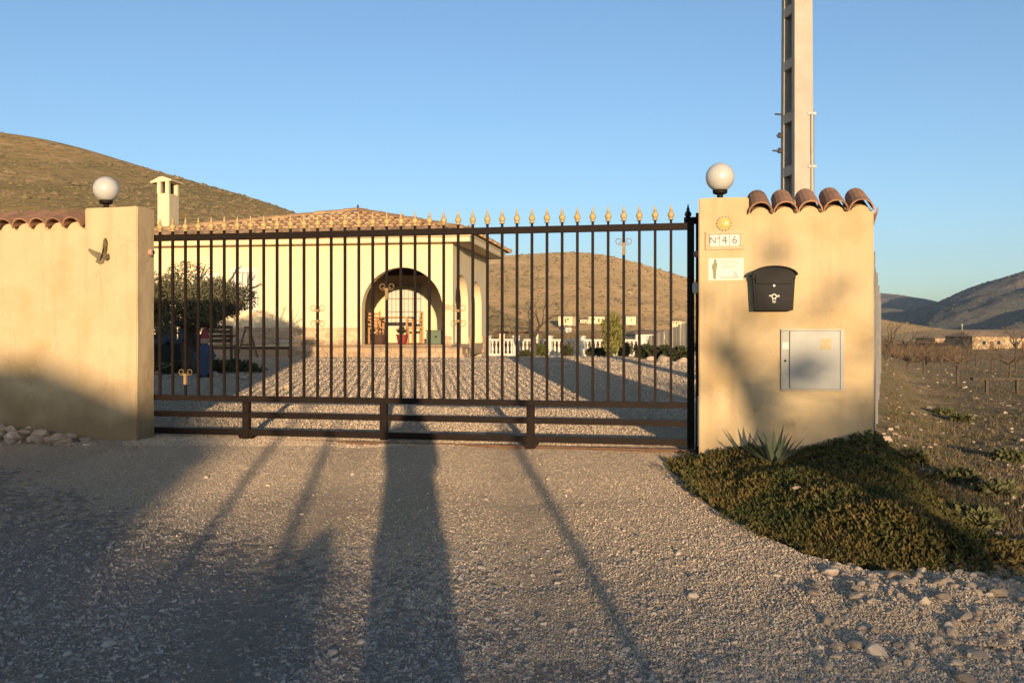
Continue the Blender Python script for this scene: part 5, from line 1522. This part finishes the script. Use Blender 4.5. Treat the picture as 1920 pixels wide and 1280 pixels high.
for k, (px_, D, h_, lab) in enumerate(((1668, 46, 1.9, 'bare brown tree in the field nearest the right wall edge'), (1700, 52, 2.1, 'bare spreading brown tree second from the right wall edge'), (1738, 60, 1.8, 'smaller bare tree in front of the farm hut'), (1815, 58, 1.9, 'bare brown tree before the farmhouse gable'), (1905, 50, 2.0, 'bare brown tree before the second farmhouse'))):
    q = at(px_, D); plain_tree('bare_tree', lab, (q.x, q.y, Hs(q.x, q.y)), h_, 400 + k, r=0.07, depth=5, spread=0.9, group='bare trees beyond the field')
for k, (px_, py_, r_, lab) in enumerate(((1768, 778, 0.22, 'dark weed clump in the field above the dirt furrow'), (1800, 790, 0.16, 'dark weed clump just right of the field furrow clump'), (1716, 868, 0.15, 'dark weed clump close to the planted bank corner'), (1790, 905, 0.22, 'wide dark weed clump in the dirt right of the bank'), (1868, 930, 0.24, 'dark weed clump at the right edge of the dirt'), (1835, 985, 0.18, 'dark weed clump lowest in the dirt right of the bank'), (1900, 865, 0.2, 'dark weed clump high at the right edge of the dirt'))):
    q = ground_at(px_, py_); shrub('weed_clump', lab, (q.x, q.y, q.z), r_ * 0.75, 0.08, 700, MT['weed'], 500 + k, 'dark weed clumps in the field', 0.055)
# dry grass and weeds in the field (uncountable)
def tufts(n, region, seed, hgt, m, name, label, blades=5):
    rg = np.random.default_rng(seed)
    px = rg.uniform(region[0], region[1], n); py = region[2] + (region[3] - region[2]) * rg.uniform(0, 1, n) ** 1.0
    D = np.full(n, 12.0)
    for _ in range(15):
        D = np.clip((EYE - H((px - 960) / F * D, D)) / ((py - 622) / F), 2.0, 80)
    x = (px - 960) / F * D; y = D
    keep = (fbm(x * 0.8, y * 0.8, 3, seed) + rg.uniform(-.25, .25, n) > -0.02) & (drive_mask(x, y) < -0.05) & (mound(x, y) < 0.05) & (y > 4.6) & (x - np.interp(y, XF_Y, XF_X) > 0.05)
    x, y = x[keep], y[keep]; n = len(x)
    z = H(x, y)
    sc = (hgt * rg.uniform(0.5, 1.4, n) * (0.6 + y / 40))
    out = []
    for b_ in range(blades):
        a = rg.uniform(0, 6.28, n); ln = rg.uniform(0.1, 0.7, n) * sc
        bx_ = np.stack([x + rg.normal(size=n) * 0.4 * sc, y + rg.normal(size=n) * 0.4 * sc, z], -1)
        wv = np.stack([np.cos(a + 1.57), np.sin(a + 1.57), np.zeros(n)], -1) * (0.10 * sc)[:, None]
        tp = bx_ + np.stack([np.cos(a) * ln, np.sin(a) * ln, sc * rg.uniform(0.4, 1.0, n)], -1)
        out.append(np.stack([bx_ - wv, bx_ + wv, tp], 1))
    V = np.concatenate(out).reshape(-1, 3)
    Fc = np.arange(len(V)).reshape(-1, 3)
    tag(link(name, npmesh(name, V, Fc, m)), label, kind='stuff')
tufts(52000, (1640, 2700, 640, 1150), 81, 0.05, MT['dry_grass'], 'dry_grass', 'sparse dry grass over the stony field')
tufts(17000, (1640, 2700, 640, 1000), 82, 0.035, MT['weed'], 'weeds', 'low green weeds over the stony field', 4)
# small field stones (uncountable)
rg = np.random.default_rng(84)
n = 4600
px = rg.uniform(1630, 2650, n); py = rg.uniform(660, 1120, n); D = np.full(n, 12.0)
for _ in range(15): D = np.clip((EYE - H((px - 960) / F * D, D)) / ((py - 622) / F), 2.0, 80)
x = (px - 960) / F * D; y = D
keep = (mound(x, y) < 0.03) & (drive_mask(x, y) < 0) & (x - np.interp(y, XF_Y, XF_X) > 0.0) & (fbm(x * 0.7, y * 0.7, 3, 85) + rg.uniform(-.3, .3, n) > 0.05)
x, y = x[keep], y[keep]
sz = np.clip(rg.lognormal(math.log(0.010), 0.55, len(x)) * (0.45 + y / 22), 0.004, 0.032)
V, Fc = scatter(np.stack([x, y, H(x, y) + sz * 0.1], -1), sz, CUB_V, CUB_F, rg, 0.4, 0.7)
tag(link('field_stones', npmesh('field_stones', V, Fc, MT['pale_stone'])), 'loose pale stones scattered over the field', kind='stuff')
q = ground_at(1668, 806); tag(put_stone(None, PALE, (q.x, q.y, q.z), 0.045, rng), 'single white stone beside the right wall corner', 'stone')
# brown brush band at the far side of the field
rg = np.random.default_rng(86)
n = 12000
D = rg.uniform(42, 105, n); px = rg.uniform(1560, 2300, n)
x = (px - 960) / F * D; y = D
keep = (fbm(x * 0.12, y * 0.12, 3, 87) + rg.uniform(-.2, .2, n) > 0.03) & ~((px > 1795) & (D < 96))
x, y = x[keep], y[keep]
Pp = np.stack([x, y, H(x, y)], -1)
sz = np.clip(rg.lognormal(math.log(0.32), 0.4, len(x)), 0.1, 0.9)
V, Fc = leaf_quads(np.repeat(Pp, 7, 0) + rg.normal(size=(len(Pp) * 7, 3)) * np.array([0.22, 0.22, 0.03]), np.tile(np.array([[0, 0, 1.0]]), (len(Pp) * 7, 1)), 0.42, 0.018, rg, 0.6)
tag(link('brush', npmesh('brush', V, Fc, mat('brown_brush', (0.17, 0.11, 0.06), (0.10, 0.07, 0.04), scale=0.4, rough=0.95, lo=0.4, hi=0.6))), 'brown leafless brush at the far side of the field', kind='stuff')
# brush behind balustrade
n = 3500
rg = np.random.default_rng(88)
D = rg.uniform(48, 120, n); px = rg.uniform(880, 1330, n); x = (px - 960) / F * D; y = D
Pp = np.stack([x, y, H(x, y)], -1)
V, Fc = leaf_quads(np.repeat(Pp, 5, 0), np.tile(np.array([[0, 0, 1.0]]), (len(Pp) * 5, 1)), 0.7, 0.05, rg, 0.6)
tag(link('brush', npmesh('brush', V, Fc, mat('orchard_brush', (0.17, 0.115, 0.06), (0.09, 0.075, 0.035), scale=0.3, rough=0.95, lo=0.4, hi=0.6))), 'brown orchard brush beyond the white balustrade', kind='stuff')

# ------------------------------------------------------------------ ground cover on the bank, agave
rg = np.random.default_rng(91)
n = 60000
x = rg.uniform(1.2, 4.6, n); y = rg.uniform(4.3, 7.75, n)
ex = np.interp(y, EDGE_Y, EDGE_X) + 0.22 * fbm(x * 4, y * 4, 4, 92) - 0.07
right = np.interp(y, RIGHT_Y, RIGHT_X) + 0.22 * fbm(x * 4, y * 4, 3, 93)
keep = (x > ex - 0.06 * rg.uniform(-0.5, 1.5, n)) & (x < right + 0.1 * rg.normal(size=n)) & (y > 4.46 + 0.12 * fbm(x * 5, y * 5, 2, 94) - 0.0 * x)
fr_ = W(0, TF)
tloc = -((x - G0.x) * 0.2005 + (y - G0.y) * 0.9796)     # distance in front of the gate line
sloc = (x - G0.x) * UX + (y - G0.y) * UY
keep &= ~((tloc < TF + 0.02) & (sloc > sR0 - 0.05) & (sloc < sR2 + 0.02))
x, y = x[keep], y[keep]
dens = fbm(x * 2.2, y * 2.2, 3, 96)
kk = rg.uniform(0, 1, len(x)) < np.clip(0.9 + 2.2 * dens, 0.10, 1); x, y = x[kk], y[kk]
ys_ = rg.uniform(4.5, 7.4, 1300); xs_ = np.interp(ys_, EDGE_Y, EDGE_X) + 0.10 + 0.11 * rg.normal(size=1300) * (0.3 + 1.3 * vnoise(ys_ * 4.0, ys_ * 0.0, 12))
x = np.concatenate([x, xs_]); y = np.concatenate([y, ys_])
lump = 0.11 * (fbm(x * 3.6, y * 3.6, 3, 97) + 0.2) + 0.045
z = np.maximum(np.where(drive_mask(x, y) > -0.15, drive_h(x, y), -9.0), H(x, y)) + 0.012 + np.clip(lump, 0.02, 0.15) * rg.uniform(0.15, 1.0, len(x)) * (0.35 + 0.65 * (1 - sstep(-0.25, 0.05, drive_mask(x, y))))
Pp = np.stack([x, y, z], -1)
out_v = []; 
nl = 4
Pr = np.repeat(Pp, nl, 0)
V, Fc = leaf_quads(Pr, np.tile(np.array([[0, -0.15, 0.75]]), (len(Pr), 1)), 0.034, 0.0062, rg, 0.75)
tag(link('ground_cover', npmesh('ground_cover', V, Fc, MT['ice_plant'])), 'dark green creeping ground cover on the bank before the right wall', kind='stuff')
bk_g = grid_mesh('bank', np.arange(1.2, 4.5, 0.05), np.arange(4.35, 7.8, 0.05), lambda x, y: H(x, y) + 0.008 + 0.02 * fbm(x * 4, y * 4, 3, 97) - 0.2 * (mound(x, y) < 0.012), mat('bank_soil', (0.055, 0.045, 0.02), (0.085, 0.06, 0.03), scale=12, rough=0.95, bump=0.6, bscale=30), keep=lambda x, y: mound(x, y) > 0.004)
tag(link('bank', bk_g), 'planted earth bank at the foot of the right wall', kind='structure')

ag = ground_at(1452, 892); ag = Vector((at(1452, 6.95).x, 6.95, Hs(at(1452, 6.95).x, 6.95) + 0.03))
agave = thing('agave_plant', 'spiky grey green agave growing against the right wall', 'agave', ag, 0)
rg = np.random.default_rng(98)
def agave_leaf(L_, w, bend):
    vs = []; fs = []
    for k in range(8):
        f = k / 7
        wd = w * (0.75 + 0.55 * math.sin(math.pi * min(1, f * 1.5) * 0.9)) * (1 - f ** 2.2) + 0.0015
        yb_ = L_ * f; zz_ = bend * f * f * L_
        for (sx, dz) in ((-1, 0.35), (0, 0.0), (1, 0.35), (0, -0.16)):
            vs.append((sx * wd, yb_, zz_ + dz * wd))
    for k in range(7):
        for q in ((0, 1), (1, 2), (2, 3), (3, 0)):
            fs.append((k * 4 + q[0], k * 4 + q[1], (k + 1) * 4 + q[1], (k + 1) * 4 + q[0]))
    fs += [(3, 2, 1, 0), (28, 29, 30, 31)]
    return MB().add(vs, fs)
for k in range(17):
    inner = k / 17
    az_ = k * 2.4 + rg.uniform(-.2, .2)
    el = R(24 + 56 * inner + rg.uniform(-8, 8))
    L_ = (0.34 - 0.05 * inner) * rg.uniform(0.85, 1.15)
    d = Vector((math.cos(az_) * math.cos(el), math.sin(az_) * math.cos(el), math.sin(el)))
    if d.y > 0.45: d.y *= 0.5; d.normalize()
    q = d.to_track_quat('Y', 'Z')
    o = obj('leaf', agave_leaf(L_, 0.024, 0.12 * (1 - inner)), MT['agave'], agave, True)
    o.rotation_euler = q.to_euler()
q = ground_at(1493, 941); tag(put_stone(None, PALE, (q.x, q.y, q.z + 0.09), 0.028, rng), 'pale stone lying in the dark ground cover', 'stone')

# stones heaped at the foot of the left wall
rg = np.random.default_rng(101)
pile = thing('stone_heap', 'heap of pale broken stones at the foot of the left wall', 'stone heap', W(-1.3, TF + 0.25, 0), 0)
base = pile.location.copy()
for k in range(52):
    px_ = rg.uniform(-60, 175); f = rg.uniform(0, 1)
    py_ = 826 - f * 30 * (1 - max(0, (px_ - 60) / 150))
    s_ = s_of(px_, TF + 0.3); t_ = TF + 0.07 + 0.42 * (1 - f) * rg.uniform(0.6, 1)
    p = W(s_of(px_, t_), t_)
    hgt = 0.16 * (1 - abs(t_ - TF - 0.2) / 0.35) * (1 - max(0, (px_ - 60) / 130)) * rg.uniform(0.2, 1)
    sz_s = float(np.clip(rg.lognormal(math.log(0.062), 0.4), 0.03, 0.13)) * (1 if px_ < 120 else 0.6)
    put_stone(pile, PALE if rg.uniform() < 0.8 else ROCKS, Vector((p.x - base.x, p.y - base.y, Hs(p.x, p.y) + max(0, hgt) - base.z)), sz_s, rg, 0.2)

# ------------------------------------------------------------------ behind the camera: what throws the long shadows
# the photographer
def skin_body(name, joints, edges, parent, m, subdiv=2):
    me = bpy.data.meshes.new(name)
    me.from_pydata([j[0] for j in joints], edges, [])
    o = bpy.data.objects.new(name, me); scn.collection.objects.link(o)
    o.parent = parent
    md = o.modifiers.new('skin', 'SKIN'); md.use_smooth_shade = True
    sv = me.skin_vertices[0].data
    for i, j in enumerate(joints):
        r_ = j[1] if hasattr(j[1], '__len__') else (j[1], j[1])
        sv[i].radius = r_; sv[i].use_root = (i == 0)
    sb = o.modifiers.new('subsurf', 'SUBSURF'); sb.levels = subdiv; sb.render_levels = subdiv
    me.materials.append(m)
    return o
pgz = Hs(0.06, -0.42) + 0.02
pers = thing('person', 'standing photographer in dark coat holding a camera at the eye', 'person', (0.06, -0.42, pgz), 0)
J = [((0, 0, 0.92), (0.17, 0.13)), ((0, 0, 1.12), (0.16, 0.12)), ((0, 0.01, 1.34), (0.165, 0.125)), ((0, 0.02, 1.45), (0.07, 0.07)), ((0, 0.04, 1.53), (0.075, 0.085)), ((0, 0.05, 1.62), (0.08, 0.095)), ((0, 0.045, 1.68), (0.05, 0.06)),
     ((0.10, 0, 0.86), 0.10), ((0.11, 0.01, 0.48), 0.062), ((0.11, -0.02, 0.1), 0.045), ((0.11, 0.13, 0.035), 0.035),
     ((-0.10, 0, 0.86), 0.10), ((-0.11, 0.01, 0.48), 0.062), ((-0.11, -0.02, 0.1), 0.045), ((-0.11, 0.13, 0.035), 0.035),
     ((0.16, 0.01, 1.38), 0.055), ((0.175, 0.12, 1.15), 0.045), ((0.09, 0.27, 1.43), 0.034), ((0.06, 0.31, 1.50), 0.03),
     ((-0.16, 0.01, 1.38), 0.055), ((-0.175, 0.12, 1.15), 0.045), ((-0.09, 0.27, 1.43), 0.034), ((-0.06, 0.31, 1.50), 0.03)]
E = [(0, 1), (1, 2), (2, 3), (3, 4), (4, 5), (5, 6), (0, 7), (7, 8), (8, 9), (9, 10), (0, 11), (11, 12), (12, 13), (13, 14), (2, 15), (15, 16), (16, 17), (17, 18), (2, 19), (19, 20), (20, 21), (21, 22)]
skin_body('body', J, E, pers, MT['skin'])
coat = MB().lathe([(0.195, 0.42), (0.195, 0.6), (0.19, 0.9), (0.19, 1.1), (0.195, 1.28), (0.165, 1.38), (0.085, 1.455)], 24)
coat.v = [(v[0], v[1] * 0.72, v[2]) for v in coat.v]
obj('coat', coat, MT['cloth_dark'], pers, True)
for sx in (-1, 1):
    obj('sleeve', MB().tube([(sx * 0.15, 0.0, 1.38), (sx * 0.175, 0.03, 1.28), (sx * 0.175, 0.12, 1.15), (sx * 0.13, 0.2, 1.30), (sx * 0.10, 0.26, 1.41)], [0.065, 0.065, 0.055, 0.05, 0.045], 12), MT['cloth_dark'], pers, True)
    obj('trouser_leg', MB().tube([(sx * 0.1, 0, 0.85), (sx * 0.11, 0.01, 0.48), (sx * 0.11, -0.02, 0.08)], [0.115, 0.085, 0.075], 12), MT['cloth_dark'], pers, True)
    obj('shoe', MB().box((sx * 0.11, 0.04, 0.045), (0.10, 0.28, 0.09), bev=0.03), MT['dark'], pers, True)
obj('hair', MB().lathe([(0.09, 1.60), (0.105, 1.66), (0.095, 1.71), (0.05, 1.745), (0.005, 1.75)], 16, (0, 0.025, 0)), MT['hair'], pers, True)
obj('nose', MB().tube([(0, 0.13, 1.60), (0, 0.155, 1.565)], [0.010, 0.014], 8), MT['skin'], pers, True)
for sx in (-1, 1):
    for k in range(4):
        obj('finger', MB().tube([(sx * 0.06, 0.32, 1.52 - 0.02 * k), (sx * 0.075, 0.35, 1.525 - 0.02 * k), (sx * 0.055, 0.375, 1.525 - 0.02 * k), (sx * 0.03, 0.378, 1.522 - 0.02 * k)], [0.009, 0.0088, 0.008, 0.007], 7), MT['skin'], pers, True)
    obj('thumb', MB().tube([(sx * 0.05, 0.30, 1.50), (sx * 0.035, 0.318, 1.478), (sx * 0.012, 0.322, 1.47)], [0.011, 0.010, 0.008], 7), MT['skin'], pers, True)
kam = thing('camera_body', 'small dark compact camera held by the photographer', 'camera', (0.0, -0.075, EYE), 0)
obj('case', MB().box((0, 0, 0), (0.09, 0.022, 0.055), bev=0.005), MT['dark'], kam)

# thin posts behind the photographer, and a bush added to throw a broad shadow
def behind(px, py, Y0):
    """where a shadow edge seen at (px,py) is thrown from, on the line of the sun, at depth Y0"""
    g = ground_at(px, py)
    k = TO_SUN_XY.x / -TO_SUN_XY.y
    return Vector((g.x + k * (g.y - Y0), Y0, g.z + (g.y - Y0) * math.tan(R(SUN_EL)) / 0.9939))
def stake(label, px, py, Y0, px_top, py_top, r):
    p = behind(px, py, Y0); tp = behind(px_top, py_top, Y0)
    gz_ = Hs(p.x, p.y)
    t = thing('wooden_post', label, 'post', (p.x, p.y, gz_), 0)
    obj('post', MB().tube([(0, 0, -0.3), (tp.x - p.x, 0, tp.z - gz_)], [r * 1.15, r], 10), MT['wood'], t, True)
    obj('cap', MB().lathe([(r * 1.2, -0.01), (r * 1.2, 0.015), (r * 0.4, 0.03)], 10, (tp.x - p.x, 0, tp.z - gz_)), MT['galv'], t)
    return t
stake('lone weathered wooden post behind the photographer to the right', 1060, 1080, -4.4, 905, 752, 0.034)
stake('tall thin wooden post behind the photographer to the left', 480, 930, -4.8, 592, 752, 0.029)
stake('short thin wooden post in the staked bush behind the photographer', 600, 960, -4.6, 636, 800, 0.031)
pb = behind(560, 1090, -4.6); ptop = behind(560, 1000, -4.6)
sh = shrub('shrub', 'dense clipped shrub around a stake behind the photographer', (pb.x, pb.y, Hs(pb.x, pb.y)), 0.19, max(0.5, ptop.z - Hs(pb.x, pb.y)), 6000, MT['dark_leaf'], 105, leaf=0.11)

# almond tree whose sparse crown dapples the right wall
def wall_behind(px, py, Y0):
    s_ = s_of(px, TF); p = W(s_, TF); z = z_of(py, s_, TF)
    k = TO_SUN_XY.x / -TO_SUN_XY.y
    return Vector((p.x + k * (p.y - Y0), Y0, z + (p.y - Y0) * math.tan(R(SUN_EL)) / 0.9939))
YT = -16.0
tb0 = wall_behind(1430, 830, YT)
gz_ = Hs(tb0.x, tb0.y)
alm = thing('almond_tree', 'sparse almond tree behind the photographer that dapples the right wall', 'tree', (tb0.x, tb0.y, gz_), 0)
pts_px = [(1432, 850), (1410, 770), (1380, 705), (1345, 655), (1318, 625)]
P3 = [wall_behind(a, b, YT) - Vector((tb0.x, tb0.y, gz_)) for a, b in pts_px]
tr2 = MB().tube([Vector((P3[0].x + 0.12, 0, -0.2)), Vector((P3[0].x + 0.05, 0, P3[0].z * 0.5))] + P3, [0.17, 0.14, 0.10, 0.075, 0.06, 0.045, 0.025], 10)
obj('trunk', tr2, MT['bark'], alm, True)
rg = np.random.default_rng(107)
limb = MB()
cl_px = [(1450, 478, 0.14, 0.6), (1400, 590, 0.13, 0.4), (1362, 668, 0.12, 0.6), (1335, 560, 0.10, 0.5), (1440, 735, 0.15, 0.9), (1470, 800, 0.18, 1.1), (1545, 828, 0.18, 1.2),
         (1590, 760, 0.15, 0.9), (1630, 800, 0.18, 1.0), (1620, 650, 0.12, 0.5), (1565, 545, 0.12, 0.4), (1515, 690, 0.16, 0.9), (1360, 830, 0.13, 0.6), (1330, 720, 0.10, 0.4), (1530, 590, 0.10, 0.4), (1650, 850, 0.25, 1.2),
         (1500, 870, 0.2, 1.2), (1700, 780, 0.4, 0.7), (1760, 800, 0.4, 0.7), (1700, 850, 0.4, 0.8), (1800, 700, 0.35, 0.7)]
cen = []; rad = []; cnt = []
for (a, b, r_, dn) in cl_px:
    c = wall_behind(a, b, YT) - Vector((tb0.x, tb0.y, gz_)); c.y = rg.uniform(-0.5, 0.5)
    cen.append(c); rad.append(r_); cnt.append(int(240 * dn * (r_ / 0.2) ** 2))
    o_ = P3[int(rg.integers(1, 4))]
    limb.tube([o_, o_.lerp(c, 0.5) + Vector((0, 0, 0.1)), c], [0.022, 0.014, 0.006], 6, False)
obj('limb', limb, MT['bark'], alm, True)
Vs = []; 
for c, r_, k in zip(cen, rad, cnt):
    Pp, Dd = crown_points([tuple(c)], [(r_, r_ * 1.2, r_ * 0.75)], k, rg, 0.1)
    Vs.append((Pp, Dd))
Pp = np.concatenate([v[0] for v in Vs]); Dd = np.concatenate([v[1] for v in Vs])
V, Fc = leaf_quads(Pp, Dd, 0.075, 0.018, rg, 0.9)
link('foliage', npmesh('foliage', V, Fc, MT['leaf']), alm)

# unseen house added behind, its roof line shaped to throw the soft left shadow
YH = -27.0
def sil(a, b): # silhouette point: lateral offset a, height b in the plane seen from the sun
    k = TO_SUN_XY.x / -TO_SUN_XY.y
    return (a - k * YH, b - YH * math.tan(R(SUN_EL)) / 0.9939)
x0_, z0_ = sil(-1.60, 0.72); x1_, z1_ = sil(-3.5, 1.53 + 4 * 0.0845); x2_, _ = sil(-13, 0)
gzh = Hs(-1.6 - 0.1114 * -YH * -1, YH)
gzh = 0.25
nh = thing('neighbour_house', 'cream neighbouring farmhouse on the rise behind the photographer', 'house', ((x0_ + x2_) / 2, YH, gzh), 0)
hw_ = (x0_ - x2_) / 2
obj('wall', MB().box((0, -4, (z0_ - gzh) / 2 - 0.5), (2 * hw_, 8, z0_ - gzh + 1.0)), MT['house'], nh)
zz_ = z0_ - gzh; zr_ = z1_ - gzh
rx = hw_ - (x0_ - x1_) + 0.45
obj('roof', MB().add([(-hw_ - 0.05, 0.3, zz_), (hw_ + 0.05, 0.3, zz_), (hw_ + 0.05, -8.3, zz_), (-hw_ - 0.05, -8.3, zz_), (-rx, -4, zr_), (rx, -4, zr_)],
                     [(0, 1, 5, 4), (1, 2, 5), (2, 3, 4, 5), (3, 0, 4), (3, 2, 1, 0)]), MT['roof'], nh)
for k in range(4):
    wn_ = obj('window', MB().box((-hw_ * 0.7 + k * hw_ * 0.45, 0.02, zz_ * 0.6), (1.0, 0.08, 1.1)), MT['white'], nh)
    obj('pane', MB().box((-hw_ * 0.7 + k * hw_ * 0.45, 0.07, zz_ * 0.6), (0.84, 0.03, 0.94)), MT['glass'], wn_)
# unseen leafy screen added to darken the lower left ground
YG = -30.0
k_ = TO_SUN_XY.x / -TO_SUN_XY.y
xa_, za_ = -1.75 - k_ * YG, 0.28 - YG * math.tan(R(SUN_EL)) / 0.9939
xb_ = -0.45 - k_ * YG
gzg = Hs((xa_ + xb_) / 2, YG)
hd = thing('hedge', 'clipped dark hedge on the rise behind the photographer', 'hedge', ((xa_ + xb_) / 2, YG, gzg), 0)
hh_ = za_ - gzg; wl_ = xb_ - xa_
rg = np.random.default_rng(111)
hb_ = MB().box((0, 0, (hh_ - 0.06) / 2 - 0.2), (wl_, 0.7, hh_ - 0.06 + 0.4), bev=0.1)
obj('body', hb_, MT['dark_leaf'], hd)
n = 9000
Pp = np.stack([rg.uniform(-wl_ / 2 - .05, wl_ / 2 + .05, n), rg.uniform(-.4, .4, n), rg.uniform(0, hh_, n)], -1)
V, Fc = leaf_quads(Pp, rg.normal(size=(n, 3)), 0.1, 0.03, rg, 0.3)
link('foliage', npmesh('foliage', V, Fc, MT['dark_leaf']), hd)

# ------------------------------------------------------------------ air: thin haze over the valley
hz_ = bpy.data.materials.new('valley_haze'); hz_.use_nodes = True
nt = hz_.node_tree; nt.nodes.remove(nt.nodes["Principled BSDF"])
pv = nt.nodes.new("ShaderNodeVolumePrincipled")
pv.inputs["Color"].default_value = (0.55, 0.75, 1.0, 1)
pv.inputs["Density"].default_value = 0.00011
pv.inputs["Anisotropy"].default_value = 0.0
nt.links.new(pv.outputs[0], nt.nodes["Material Output"].inputs["Volume"])
tag(obj('haze', MB().box((0, 1750, 145), (7600, 3840, 330)), hz_), 'thin pale haze over the valley', kind='stuff')
